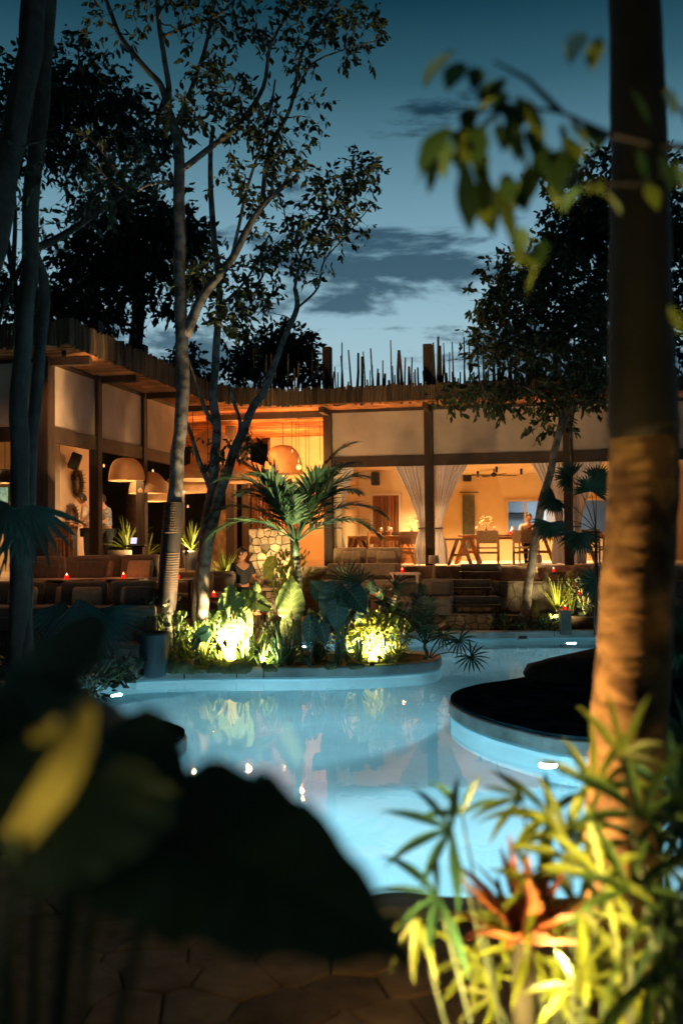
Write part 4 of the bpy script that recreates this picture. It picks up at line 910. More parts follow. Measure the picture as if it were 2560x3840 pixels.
# ================================================================== PLANTS: hall and left bank
GH = 'potted plants in the hall'
def potted(kind, lab, w, pot, m, seed, n=26, ln=.75, wd=.045, cat='potted plant'):
    root = strap_plant(kind, lab, w + Vector((0, 0, pot[2])), n, ln, wd, m, seed, (20, 85), .7, GH, cat)
    mb = MB()
    if pot[3] == 'box': mb.box(w + Vector((0, 0, pot[2] / 2)), (pot[0], pot[1], pot[2]))
    else: mb.lathe([(pot[0] * .32, 0), (pot[0] * .42, pot[2] * .5), (pot[0] * .5, pot[2]), (pot[0] * .44, pot[2] - .01), (pot[0] * .4, pot[2] - .06)], 18, w)
    mb.build('planter', pot[4], root); return root
PBOX = mat('planter_box', (0.075, 0.05, 0.035), .8, .3, 5, .2); PGREY = mat('planter_grey', (0.30, 0.26, 0.24), .85, .2, 6, .2)
def hp(u, D, z=1.5): p = PY(u, 2000, D); return Vector((p.x, p.y, z))
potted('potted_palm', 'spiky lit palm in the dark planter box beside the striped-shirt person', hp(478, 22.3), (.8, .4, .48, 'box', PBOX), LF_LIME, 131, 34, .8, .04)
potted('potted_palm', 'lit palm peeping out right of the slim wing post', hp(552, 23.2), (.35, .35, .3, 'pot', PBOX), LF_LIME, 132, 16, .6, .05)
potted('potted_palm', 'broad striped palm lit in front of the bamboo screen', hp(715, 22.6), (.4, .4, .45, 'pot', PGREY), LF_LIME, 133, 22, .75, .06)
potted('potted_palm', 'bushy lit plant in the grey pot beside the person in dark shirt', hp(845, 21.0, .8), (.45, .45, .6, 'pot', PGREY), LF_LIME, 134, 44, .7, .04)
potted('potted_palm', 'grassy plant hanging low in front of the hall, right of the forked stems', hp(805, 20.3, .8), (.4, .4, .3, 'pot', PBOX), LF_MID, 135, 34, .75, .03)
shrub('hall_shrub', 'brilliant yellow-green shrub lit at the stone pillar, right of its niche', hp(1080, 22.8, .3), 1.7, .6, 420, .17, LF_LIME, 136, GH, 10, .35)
taro('taro_plant', 'pale broad taro leaf bending left in front of the stone pillar', 1035, 22.2, [(1025, 2105, 985, 2140, .34, (-.3, -1, .4), 0), (1010, 2140, 990, 2170, .3, (-.2, -1, .4), -.1)], LF_LIME, None, .012, 137, .06, GH, .3)
# urn on the left bank
ur = PY(575, 2400, 15.35); ur.z = GZ
urn = empty('urn', ur, 'large dark blue glazed urn planter on the left bank', 'urn')
MB().lathe([(.17, 0), (.20, .05), (.24, .3), (.245, .5), (.235, .60), (.25, .63), (.25, .68), (.215, .68), (.2, .6), (.19, .5)], 28, ur).build('body', URN, urn, smooth=True)
MB().lathe([(.21, .57), (.1, .60), (0.0, .61)], 20, ur, .03).build('soil', SOIL, urn)
# teal fans at the left edge
GL = 'fan palms on the left bank'
fan_palm('fan_palm', 'blurred teal fan leaf drooping in front of the left trunks', gz(-40, 8.2, GZ), [(PY(110, 1895, 8.2), .55, (.05, -.1, -1), (.1, -1, .3)), (PY(30, 1890, 8.1), .55, (-.5, 0, -.8), (0, -1, .3))], mat('leaf_fan_teal', (0.05, 0.13, 0.12), .4, .25, 5, 0, trans=.2, island=.3), 10, (gz(-40, 8.2, 1.6), .05), GL, .055, 12, .3, arc_=150)
fan_palm('fan_palm', 'dark fan leaf hanging down before the left stone wall', gz(250, 12.2, GZ), [(PY(300, 2250, 12.0), .85, (.15, 0, -1), (0, -1, .15)), (PY(240, 2260, 12.1), .8, (-.3, 0, -1), (0, -1, .15)), (PY(350, 2290, 12.1), .7, (.7, 0, -.7), (0, -1, .2))], mat('leaf_fan_dark', (0.020, 0.065, 0.065), .4, .25, 5, 0, trans=.15, island=.3), 11, (gz(265, 12.2, 1.3), .05), GL, .05, 16, .25, arc_=110)
for k, (u, D, h, rr, n, lab) in enumerate(((330, 13.3, .5, .7, 420, 'black low shrub on the left bank below the stone wall'), (120, 11.5, .9, .9, 520, 'black shrub at the feet of the left-edge trunks'), (440, 14.7, .35, .5, 300, 'black shrub in front of the urn wall'))):
    shrub('bank_shrub', lab, gz(u, D, GZ), h, rr, n, .1, LF_DARK, 140 + k, 'shrubs on the left bank', 9, .5)

# ================================================================== PLANTS: foreground
PD = 3.75
fp = empty('near_palm', Vector((PY(2345, 2000, PD).x, PD, GZ)), 'thick ringed palm trunk at the right, lit orange from below', 'palm tree')
tp = [(2330, 4380, 290), (2330, 3800, 285), (2335, 3300, 282), (2340, 3000, 280), (2372, 2500, 276), (2398, 2000, 262), (2415, 1632, 250)]
def ringed_trunk(spec, n, amp, seed, name, m):
    pts, rad = [], []
    for i in range(n + 1):
        f = i / n * (len(spec) - 1); k = min(int(f), len(spec) - 2); t = f - k; u, v, w = [spec[k][j] * (1 - t) + spec[k + 1][j] * t for j in range(3)]
        p = PY(u, v, PD); pts.append(p + Vector((.006 * mnoise.noise(p * 2.5), .006 * mnoise.noise(p * 2.5 + Vector((9, 0, 0))), 0)))
        rad.append(w * PD / FPX / 2 * (1 + amp * ((((p.z + .05 * mnoise.noise(Vector((0, 0, p.z * 5)))) * 16) % 1) - .5) + .03 * mnoise.noise(p * 4 + Vector((seed, 0, 0)))))
    mb = MB().tube(pts, rad, 40)
    for v in mb.v: v += (v - Vector((pts[0].x, v.y, v.z))).normalized() * .006 * mnoise.noise(Vector((v.x * 9, v.y * 9, v.z * 16))) + Vector((0, 0, .008 * mnoise.noise(v * 6)))
    mb.build(name, m, fp, smooth=True)
ringed_trunk(tp, 240, .007, 1, 'trunk', PALMT)
tq = [(2414, 1640, 256), (2412, 1610, 262), (2405, 1200, 235), (2392, 600, 212), (2382, 0, 195), (2380, -500, 180)]
ringed_trunk(tq, 90, .006, 4, 'crown_shaft', PALMS)
fd = MB()
for az in (20, 80, 150, 210, 280, 340):
    fd = MB(); frond_mesh(fd, PY(2380, -480, PD), R(az), R(45), 2.6, 1.0, 30, .6, .045); fd.build('frond', LF_DARK, fp)
# overhanging leafy branch, from a small tree just outside the frame
br = empty('overhanging_tree', gz(2900, 2.4, GZ), 'blurred leafy branch reaching in from the upper right, some leaves coloured yellow as if lit', 'tree')
BD = 2.2
wood = MB(); wood.tube([gz(2900, 2.4, GZ), PY(2880, 2000, 2.4), PY(2800, 1000, 2.4), PY(2620, 560, BD)], [.06, .05, .04, .025], 8)
def path(pts): return [PY(u, v, d - 1.0) for u, v, d in pts]
bl = [path([(2620, 560, 3.2), (2450, 540, 3.15), (2280, 500, 3.1), (2100, 420, 3.1), (1900, 390, 3.1), (1740, 440, 3.1)]), path([(2100, 420, 3.1), (1980, 300, 3.1), (1850, 230, 3.1)]), path([(2280, 500, 3.1), (2180, 640, 3.1), (2080, 720, 3.1)]), path([(1900, 390, 3.1), (1800, 480, 3.1), (1720, 620, 3.1)]), path([(2620, 560, 3.2), (2560, 420, 3.2), (2470, 330, 3.2)]), path([(2620, 700, 3.2), (2500, 640, 3.2), (2380, 690, 3.1), (2200, 690, 3.1)])]
for b in bl: wood.tube(b, [.008 - .0055 * i / (len(b) - 1) for i in range(len(b))], 6)
wood.build('branch', BARKD, br, smooth=True)
rb = random.Random(77)
spots = [(1700, 185, -95, 20, 190), (1740, 235, -120, 30, 170), (1800, 255, -105, 40, 150), (1850, 300, -120, 40, 160), (1900, 330, -110, 30, 130), (1770, 400, -70, 60, 150), (1690, 480, -150, 70, 170), (1660, 540, -130, 100, 130), (1730, 560, -30, 130, 150), (1800, 560, -40, 120, 170), (1850, 430, 60, 40, 150), (1930, 400, 90, 20, 150), (1960, 380, 100, 60, 140), (2010, 480, -60, 130, 170), (2100, 470, 60, 140, 200), (1800, 640, 40, 120, 170), (1740, 700, 30, 90, 150), (1870, 700, 40, 90, 150), (1900, 650, 10, 110, 140), (2130, 430, 90, 60, 140), (2200, 470, 120, 40, 150), (2170, 700, -90, 30, 130), (2260, 710, 90, 20, 130), (2080, 560, 20, 120, 180), (1990, 620, -20, 130, 160), (2180, 120, -120, 60, 160), (2240, 140, -40, 90, 140), (2370, 340, 60, 60, 110), (2390, 560, 50, 80, 120), (2480, 580, 50, 90, 130), (2500, 330, 60, 90, 120), (2540, 610, 40, 90, 130), (2420, 690, 80, 60, 120), (1960, 850, -10, 100, 130), (2020, 900, 20, 100, 140), (1990, 940, -40, 80, 110), (2520, 1150, 60, 90, 130), (1640, 560, -60, 90, 120), (1760, 470, -20, 100, 150), (1880, 470, 10, 110, 150)]
for (u, v, du, dv, ln) in spots + [(u + rb.uniform(-70, 70), v + rb.uniform(-50, 70), du + rb.uniform(-60, 60), dv + rb.uniform(-20, 60), ln * rb.uniform(.8, 1.1)) for (u, v, du, dv, ln) in spots if u < 2300 and v > 280]:
    a = PY(u, v, BD - .1 + rb.uniform(-.12, .12)); t = PY(u + du * .5, v + dv * .5 + 10, BD - .1 + rb.uniform(-.15, .12)); L_ = ln * 1.45 * BD / FPX
    mb = MB(); mb.blade(a, t - a, Vector((rb.uniform(-.4, .4), -.75, .5)), L_ * 1.0, L_ * .36, .9, 5, .15, 0, .45); mb.build('leaf', LF_LIME if rb.random() < .4 else LF_MID, br, smooth=True)  # lime leaves put the yellow light into their colour
# dark taro in the left foreground
def pt(u, v, d): return PY(u, v, d)
nt1 = empty('near_taro', gz(120, 1.9, GZ), 'huge blurred black taro leaves across the lower left foreground', 'taro plant')
LF_NEAR = mat('leaf_near_dark', (0.06, 0.10, 0.045), .6, .3, 5, .1, trans=.06)
VN = mat('vein_near', (0.05, 0.08, 0.04), .6, .2, 5, 0)
def near_leaf(hu, hv, hd, tu, tv, td, w, nr, sd, m=LF_NEAR, lobes=.28, wave=.14):
    hd, td, w = hd * .74, td * .74, w * .74
    taro_leaf(nt1, pt(hu, hv, hd), pt(tu, tv, td), nr, w, m, sd, wave, .10, True, 'leaf', lobes, vm=VN)
    stalk(nt1, gz(60, 1.45, GZ), pt(hu, hv, hd), .016, .007, VN)
near_leaf(600, 3130, 1.6, 1500, 3480, 1.35, .33, (.25, -.75, .75), 1)
near_leaf(300, 2760, 1.75, 520, 2620, 2.0, .34, (.1, -1, .4), 2)
near_leaf(180, 2620, 1.9, 40, 2450, 2.0, .36, (-.2, -1, .4), 3)
near_leaf(330, 2920, 1.5, 100, 3340, 1.4, .34, (-.3, -1, .6), 4)
near_leaf(40, 2760, 1.7, -200, 3050, 1.6, .40, (-.2, -1, .5), 5)
near_leaf(430, 2850, 1.62, 700, 2950, 1.55, .20, (.2, -1, .5), 6)
lit = empty('near_lit_strip', gz(-300, 1.1, GZ), 'blurred yellow strip standing in for a lit leaf rib at the left, in front of the black leaves', 'plant')
LS = mat('leaf_lit_strip', (0.26, 0.24, 0.05), .5, .45, 14, .1, trans=.3)  # yellow colour put in for the lit rib of a near leaf
for (ua, va, ub, vb2, w, dd) in ((60, 3150, 325, 2640, .038, .98), (110, 2770, 200, 2690, .012, .98)):
    a, b = pt(ua, va, dd), pt(ub, vb2, dd + .06); d = b - a; sd = d.cross(Vector((.2, -1, .1))).normalized(); mb = MB(); n = 9
    for i in range(n + 1):
        t = i / n; w_ = w * (.72 + .28 * math.sin(PI * min(1, t * 1.15))) * (1 if t < .85 else 1 - (t - .85) * 3.2); c = a + d * t + Vector((.012 * math.sin(t * 3), 0, 0))
        mb.v += [c - sd * w_ / 2, c + Vector((0, .006, 0)), c + sd * w_ / 2]
    for i in range(n): k = 3 * i; mb.f += [(k, k + 1, k + 4, k + 3), (k + 1, k + 2, k + 5, k + 4)]
    mb.build('leaf', LS, lit, smooth=True)
stalk(lit, gz(-300, 1.1, GZ), pt(60, 3150, .98), .008, .005, VN)
# lit cane palms at the lower right
cp_i = 0
def cane(lab, ub, D, fans, m, seed):
    D *= .86; fans = [(u, v, dd, rad * .86, n, arc_, dx, dz, mm) for (u, v, dd, rad, n, arc_, dx, dz, mm) in fans]
    r = random.Random(seed); b = gz(ub, D, GZ); root = empty('cane_palm', b, lab, 'palm', 'cane palms in the lower right')
    for (u, v, dd, rad, n, arc_, dirx, dirz, mm) in fans:
        hub = PY(u, v, D + dd); a = b + Vector((r.uniform(-.1, .1), r.uniform(-.1, .1), 0)); md = a.lerp(hub, .55) + Vector((r.uniform(-.04, .04), 0, .08))
        MB().tube([a, a.lerp(md, .5), md, hub], [.0065, .006, .005, .003], 6).build('cane', PALMG, root, smooth=True)
        d = Vector((dirx, r.uniform(-.35, .15), dirz)).normalized(); nr = Vector((r.uniform(-.3, .3), -.7, .6)); nr = (nr - d * nr.dot(d)).normalized(); sd = d.cross(nr)
        for k in range(n):
            al = R(-arc_ / 2 + arc_ * k / max(1, n - 1)); q = d * math.cos(al) + sd * math.sin(al)
            mb = MB(); mb.blade(hub, q + nr * .1, nr, rad * r.uniform(.75, 1.1), rad * .13 * r.uniform(.8, 1.2), .7 * r.uniform(.6, 1.4), 6, .2, 0, .4); mb.build('leaf', mm or m, root)
    return root
cane('dark blurred cane palm arching left over the pool water', 1900, 3.2, [(1690, 3110, -.1, .24, 6, 190, -.8, .1, LF_PALM), (1640, 3360, -.2, .22, 6, 200, -.9, 0, LF_PALM), (1730, 3050, 0, .20, 4, 130, -.1, .9, LF_PALM), (1560, 3440, -.2, .20, 4, 90, -.3, -.9, LF_LIME)], LF_PALM, 151)
cane('brightly lit yellow cane palm in front of the ringed trunk', 2050, 3.2, [(2060, 3060, 0, .24, 6, 200, -.5, .3, None), (2140, 3230, -.1, .26, 7, 240, .1, .3, None), (2010, 3330, -.1, .22, 6, 220, -.6, .2, None), (1880, 3430, .05, .20, 6, 220, -.8, -.1, None), (2170, 3420, -.15, .25, 7, 240, .3, .2, None), (1990, 3560, -.1, .22, 6, 220, -.3, 0, None), (2230, 2960, -.2, .22, 6, 120, .2, 1, None), (1790, 3600, .05, .20, 5, 160, -.6, -.5, None), (2210, 3620, -.1, .24, 7, 220, .3, .2, None), (2080, 3740, -.1, .2, 6, 200, .1, .3, None), (1960, 2990, .05, .2, 4, 100, -.8, .1, None), (1860, 3740, 0, .16, 5, 160, -.4, .1, None), (2120, 3120, -.05, .25, 7, 240, .2, .6, None), (2260, 3300, -.25, .25, 7, 240, .2, .5, None), (2260, 3740, -.2, .22, 7, 220, .2, .3, None), (2150, 3700, -.25, .2, 6, 220, 0, .5, None)], LF_LIME, 152)
cane('dark cane palm hiding the base of the ringed trunk', 2420, 3.0, [(2400, 3060, -.1, .26, 7, 200, .3, .7, LF_MID), (2490, 3230, -.1, .26, 7, 220, .5, .3, LF_DARK), (2360, 3340, -.15, .25, 7, 220, .1, .4, LF_MID), (2490, 3460, -.1, .26, 7, 220, .4, .1, LF_DARK), (2330, 3560, -.2, .24, 7, 220, 0, .3, LF_MID), (2440, 3660, -.2, .28, 7, 200, .4, -.3, LF_MID), (2540, 3020, 0, .26, 6, 180, .6, .6, LF_PALM), (2330, 2840, -.2, .2, 5, 110, .3, 1, LF_LIME), (2500, 3780, -.1, .26, 6, 200, .3, -.2, LF_MID)], LF_MID, 153)
BROM = mat('bromeliad_leaf', (0.48, 0.17, 0.09), .45, .4, 6, 0, trans=.3, island=.4)
strap_plant('bromeliad', 'glowing orange-pink bromeliad in the heart of the lit plants at lower right', PY(1960, 3520, 2.65), 34, .26, .045, BROM, 160, (20, 85), .5, None)
MB().tube([Vector((PY(1960, 3520, 2.65).x, 2.65, GZ - .02)), PY(1960, 3520, 2.65)], [.035, .03], 8).build('stem', BARKD, bpy.data.objects['bromeliad'], smooth=True)
fan_palm('fan_palm', 'bluish spiky leaf at the right edge beside the ringed trunk', gz(2750, 4.6, GZ), [(PY(2600, 2830, 4.6), .36, (-.8, 0, .3), (0, -1, .2)), (PY(2590, 3010, 4.5), .34, (-.8, 0, -.2), (0, -1, .3)), (PY(2570, 2400, 4.8), .2, (-.7, 0, .3), (0, -1, .3))], LF_PALM, 12, width=.035, nseg=13, arc_=170)

# ================================================================== FURNITURE
WARM = (1.0, 0.63, 0.28); AMBER = (1.0, 0.42, 0.12); YEL = (1.0, 0.68, 0.27)
def place(o, w, rz): o.location = w; o.rotation_euler = (0, 0, rz); return o
RZB = -BA                          # turn of the building frame
def rbox(name, m, par, c, sz, r=.05, rot=None):
    o = MB().box(c, sz, rot).build(name, m, par); bevelled(o, r, 3); o.data.polygons.foreach_set('use_smooth', [True] * len(o.data.polygons)); return o
Z0 = Vector((0, 0, 0))
def chair(lab, w, rz):             # director-style wooden armchair with a woven back
    t = empty('dining_chair', Z0, lab, 'chair', 'dining chairs'); W, D_, H = .54, .5, .84
    for sx in (-1, 1):
        MB().box((sx * (W / 2 - .02), -D_ / 2 + .03, .32), (.04, .045, .64)).build('leg', TABLEW, t); MB().box((sx * (W / 2 - .02), D_ / 2 - .03, .42), (.04, .045, .84)).build('leg', TABLEW, t)
        MB().box((sx * (W / 2 - .02), 0, .655), (.055, D_ - .02, .03)).build('armrest', TABLEW, t); MB().box((sx * (W / 2 - .02), 0, .36), (.03, D_ - .1, .05)).build('side_rail', TABLEW, t)
        MB().box((sx * (W / 2 - .02), 0, .05), (.03, D_ - .1, .03)).build('stretcher', TABLEW, t)
    MB().box((0, 0, .42), (W - .085, D_ - .04, .04)).build('seat', mat('woven_cane', (0.32, 0.16, 0.07), .7, .3, 30, .4, 90), t)
    b = MB().box((0, D_ / 2 - .03, .69), (W - .084, .025, .26)).build('backrest', MATS['woven_cane'], t)
    MB().box((0, D_ / 2 - .03, .835), (W - .083, .04, .03)).build('top_rail', TABLEW, t); MB().box((0, D_ / 2 - .03, .545), (W - .083, .04, .03)).build('back_rail', TABLEW, t); MB().box((0, D_ / 2 - .03, .30), (W - .083, .03, .05)).build('back_rail', TABLEW, t)
    return place(t, w, rz)
def trestle(lab, w, rz, L_=2.0, W=.85, H=.75):
    t = empty('dining_table', Z0, lab, 'table', 'dining tables')
    rbox('tabletop', TABLEW, t, (0, 0, H - .025), (L_, W, .05), .008)
    for sx in (-1, 1):
        x = sx * (L_ / 2 - .22)
        for sy in (-1, 1):
            for s2 in (-1, 1): MB().tube([(x + s2 * .30, sy * (W / 2 - .08), 0), (x + s2 * .05, sy * (W / 2 - .14), H - .055)], .058, 4).build('leg', TABLEW, t)
            MB().box((x, sy * (W / 2 - .115), .30), (.40, .04, .06)).build('brace', TABLEW, t)
    MB().box((0, 0, H - .09), (L_ - .3, .08, .07)).build('rail', TABLEW, t)
    return place(t, w, rz)
def fp_(u, q): w = BPX(u, 2000, q); return Vector((w.x, w.y, Z_F + .002))
trestle('trestle table behind the left white curtain, set with glasses', fp_(1430, 1.35), RZB, 1.7)
trestle('long trestle table in the middle of the right dining room', fp_(1890, 1.25), RZB, 2.3)
trestle('trestle table at the far right of the dining room, behind the palm', fp_(2290, 1.2), RZB, 1.8)
tb = empty('trestle_bench', Z0, 'empty wooden trestle with crossed legs right of the bright curtain', 'bench')
MB().box((0, 0, .64), (.75, .35, .05)).build('top', TABLEW, tb)
for sx in (-1, 1):
    for sy in (-1, 1): MB().tube([(sx * .28, sy * .14, 0), (sx * .06, sy * .12, .62)], .045, 4).build('leg', TABLEW, tb)
MB().box((0, 0, .25), (.42, .26, .05)).build('brace', TABLEW, tb); place(tb, fp_(1722, .35), RZB)
chair('dining chair seen from behind in front of the middle of the long table', fp_(1828, .42), RZB + PI); chair('dining chair seen from behind, beside the thin bent tree trunk', fp_(1962, .42), RZB + PI)
chair('dining chair with its back to us at the table behind the left curtain', fp_(1535, .6), RZB + PI + .1); chair('dining chair turned sideways at the left end of the curtained table', fp_(1378, 1.2), RZB - PI / 2 - .5)
chair('dining chair at the table behind the palm on the right', fp_(2215, .6), RZB + PI - .3)
# glasses, bottles and flowers on the tables
GLASS = mat('clear_glass', (0.8, 0.75, 0.65), .08, .02, 5, 0, trans=.5, spec=.8)
def glass(lab, w):
    t = empty('wine_glass', w, lab, 'glass', 'wine glasses')
    MB().lathe([(.033, 0), (.03, .004), (.004, .008), (.004, .09)], 12, w).build('stem', GLASS, t, smooth=True); MB().lathe([(.005, .09), (.034, .12), (.04, .16), (.032, .21), (.03, .21), (.037, .16), (.03, .122), (.003, .094)], 14, w, close=True).build('bowl', GLASS, t, smooth=True)
TZ = Z_F + .755
for u, q, lab in ((1428, 1.1, 'wine glass at the left end of the curtained table'), (1465, 1.2, 'wine glass beside the round vase'), (1787, 1.1, 'wine glass at the left end of the long table'), (1853, 1.05, 'wine glass in the middle of the long table'), (1921, 1.1, 'wine glass beside the red table candle'), (1998, 1.1, 'wine glass at the right end of the long table')):
    w = BPX(u, 2000, q); glass(lab, Vector((w.x, w.y, TZ)))
VASE = mat('vase_clay', (0.20, 0.10, 0.05), .6, .3, 6, .2)
def vase(lab, w, h, rr, flowers=None):
    t = empty('vase', w, lab, 'vase'); MB().lathe([(rr * .5, 0), (rr, h * .3), (rr * .9, h * .5), (rr * .35, h * .75), (rr * .4, h), (rr * .3, h)], 16, w).build('body', VASE, t, smooth=True)
    if flowers:
        mb = MB(); r = random.Random(int(w.x * 50))
        for k in range(40):
            d = rv(r); mb.leaf(w + Vector((0, 0, h + .14)) + Vector((d.x * .13, d.y * .13, d.z * .12)), d, rv(r), .07, .05)
        mb.build('flowers', flowers, t)['kind'] = 'stuff'
FLW = mat('dry_flowers', (0.6, 0.45, 0.25), .8, .3, 9, 0, trans=.3)
w = BPX(1456, 2000, 1.3); vase('round clay vase on the curtained table', Vector((w.x, w.y, TZ)), .24, .09)
w = BPX(1543, 2000, 2.0); vase('dark vase with pale dried flowers near the left curtain', Vector((w.x, w.y, TZ - .004)), .2, .07, FLW)
w = BPX(1820, 2000, 1.35); vase('slim vase with sparse flowers on the long table', Vector((w.x, w.y, TZ)), .22, .055, FLW)
sb = empty('side_board', fp_(1545, 2.05), 'narrow wooden sideboard under the dried flowers', 'sideboard'); MB().box(ORG[sb.name] + Vector((0, 0, .37)), (.7, .3, .745), Matrix.Rotation(RZB, 3, 'Z')).build('body', TABLEW, sb)

# curtains
def curtain(lab, p_post, side, w_top, z_tie=2.45, seed=1, q=.16):
    """hangs beside a post; side +1 to the right of it, gathered at a tie by the post"""
    t = empty('curtain', B(p_post, q, Z_F), lab, 'curtain', 'white curtains of the dining room')
    nx, nz = 60, 40; zt, zb = 4.0, 1.53; mb = MB(); r = random.Random(seed); ph = [r.uniform(0, 6) for _ in range(4)]
    for i in range(nz + 1):
        z = zt + (zb - zt) * i / nz
        if z > z_tie: f = (z - z_tie) / (zt - z_tie); w_ = .15 + (w_top - .15) * f ** 1.35; x0 = .10 + .03 * (1 - f)
        else: f = (z_tie - z) / (z_tie - zb); w_ = .15 + .17 * math.sin(min(1, f * 1.2) * PI / 2) ; x0 = .13 - .04 * f
        for j in range(nx + 1):
            s = j / nx; amp = .034 + .02 * (1 - w_ / w_top)
            fold = amp * (math.sin(s * 2 * PI * 8 + ph[0]) + .5 * math.sin(s * 2 * PI * 13 + ph[1]) + .3 * math.sin(s * 40 + i * .1 + ph[2]))
            mb.v.append(B(p_post + side * (x0 + w_ * s), q + fold, z - (.0 if z < z_tie else .0)))
    for i in range(nz):
        for j in range(nx): a = i * (nx + 1) + j; mb.f.append((a, a + 1, a + nx + 2, a + nx + 1))
    mb.build('cloth', CLOTH, t, smooth=True)
    c = B(p_post + side * .2, q, z_tie); MB().tube([c + BE * (.10 * math.cos(a)) + BW * (.07 * math.sin(a)) for a in [2 * PI * k / 12 for k in range(13)]], .02, 6, False).build('tie', mat('tie_band', (.25, .2, .16), .9, .2, 9, .1), t, smooth=True)
curtain('sheer curtain tied to the left side of the middle post', face_posts[1], -1, .82, 2.42, 1)
curtain('brightest curtain, streaked with light, tied to the right side of the middle post', face_posts[1], 1, .85, 2.42, 2)
curtain('grey curtain tied left of the right-hand post, behind the thin tree', face_posts[2], -1, .78, 2.42, 3)
curtain('grey curtain tied right of the right-hand post, behind the fan palm', face_posts[2], 1, .75, 2.42, 4)
curtain('narrow pale curtain at the leftmost post, mostly behind the palm fronds', face_posts[0], 1, .55, 2.45, 5)

# wall things in the right room
def speaker(lab, c, rot, sz=(.22, .2, .36)):
    t = empty('wall_speaker', c, lab, 'speaker', 'black wall speakers'); rbox('cabinet', BLACK, t, c, sz, .03, rot)
    MB().box(c - rot @ Vector((0, sz[1] / 2 + .004, 0)), (sz[0] * .86, .012, sz[2] * .9), rot).build('grille', mat('grille', (.02, .02, .022), .7, .2, 60, .4, 200), t)
    MB().tube([c + rot @ Vector((0, sz[1] / 2 - .01, 0)), c + rot @ Vector((0, sz[1] / 2 + .1, .02))], .02, 6).build('bracket', METAL, t)
speaker('black speaker high on the wall left of the dining room', BPX(1407, 1796, 2.32), Matrix.Rotation(RZB, 3, 'Z'))
speaker('black speaker half hidden by the bright curtain', BPX(1750, 1783, 5.25), Matrix.Rotation(RZB, 3, 'Z') @ Matrix.Rotation(.5, 3, 'Z'))
speaker('black speaker tilted on its bracket on the wreath wall of the left wing', BPP(282, 1730, -5.28), Matrix.Rotation(R(12), 3, 'Z') @ Matrix.Rotation(R(20), 3, 'Y') @ Matrix.Rotation(R(-12), 3, 'X'), (.25, .24, .36))
wh = BPX(1757, 1900, 5.42); hang = empty('wall_hanging', Vector((wh.x, wh.y, 2.0)), 'dark woven wall hanging on a wooden rod beside the bright curtain', 'wall hanging')
a, b = BPX(1722, 1846, 5.42), BPX(1793, 1846, 5.42); MB().tube([a, b], .018, 6).build('rod', WOOD, hang)
a2, b2 = BPX(1732, 1856, 5.42), BPX(1778, 1856, 5.42); mb = MB()
for i in range(9):
    s = i / 8; x = a2.lerp(b2, s); yy = .012 * math.sin(i * 2.2); mb.v += [x + BW * yy, Vector((x.x, x.y, 1.85)) + BW * yy]
for i in range(8): mb.f.append((2 * i, 2 * i + 2, 2 * i + 3, 2 * i + 1))
hc = mb.build('cloth', mat('hanging_cloth', (.09, .085, .06), .95, .3, 12, .3), hang, smooth=True)
def downlight(lab, c, e, col, drop=.16, spot=120, r=.035):
    t = empty('ceiling_spot', c, lab, 'ceiling lamp', 'cylinder ceiling spots'); MB().lathe([(r, 0), (r, -drop), (r * .8, -drop), (r * .8, -drop + .02)], 12, c).build('housing', METAL, t, smooth=True)
    MB().lathe([(r * .78, -drop + .012), (0.0, -drop + .010)], 12, c).build('lens', emat('lens_warm', (1, .75, .4), 12), t)
    lamp('SPOT', c + Vector((0, 0, -drop - .01)), e * 9, col, t, .04, c + Vector((0, 0, -3)), spot, .8)
w = BPX(1953, 1750, 3.0); downlight('small cylinder spot on the dining room ceiling above the seated person', Vector((w.x, w.y, 4.05)), 60, WARM)
for u, q, e, lab in ((1500, 1.2, 60, 'cylinder spot over the curtained table'), (1660, 1.4, 150, 'cylinder spot behind the bright curtain'), (1790, 3.6, 90, 'cylinder spot washing the dining room back wall'), (2180, 2.2, 60, 'cylinder spot over the far right table'), (2100, 4.2, 60, 'cylinder spot in front of the kitchen hatch'), (1860, 1.9, 60, 'cylinder spot over the long table')):
    w = BPX(u, 1740, q); downlight(lab, Vector((w.x, w.y, 4.05)), e, WARM)
def fan_(lab, c):
    t = empty('ceiling_fan', c, lab, 'ceiling fan'); MB().tube([c, c - Vector((0, 0, .12))], .02, 8).build('rod', METAL, t); MB().lathe([(.03, -.1), (.08, -.13), (.08, -.19), (.03, -.22)], 14, c).build('motor', METAL, t, smooth=True)
    for k in range(4):
        a = k * PI / 2 + .3; d = Vector((math.cos(a), math.sin(a), 0)); MB().box(c + d * .38 - Vector((0, 0, .17)), (.6, .11, .012), Matrix.Rotation(a, 3, 'Z') @ Matrix.Rotation(.2, 3, 'X')).build('blade', WOOD, t)
w = BPX(1850, 1740, 2.9); fan_('ceiling fan in the dining room, blades just below the beam', Vector((w.x, w.y, 4.05)))
# kitchen strip lamp
kl = empty('kitchen_lamp', BPX(2010, 1900, 7.0), 'cool white strip lamp inside the kitchen hatch', 'lamp'); c = B(bp(ORG[kl.name]), 7.0, 3.58)
MB().box(c, (1.4, .12, .04), Matrix.Rotation(RZB, 3, 'Z')).build('tube', emat('kitchen_tube', (.75, .88, 1), 9), kl); lamp('AREA', c - Vector((0, 0, .05)), 36, (.70, .86, 1), kl, 1.0, c - Vector((0, 0, 2)))
kt = BPX(1980, 1935, 8.0)

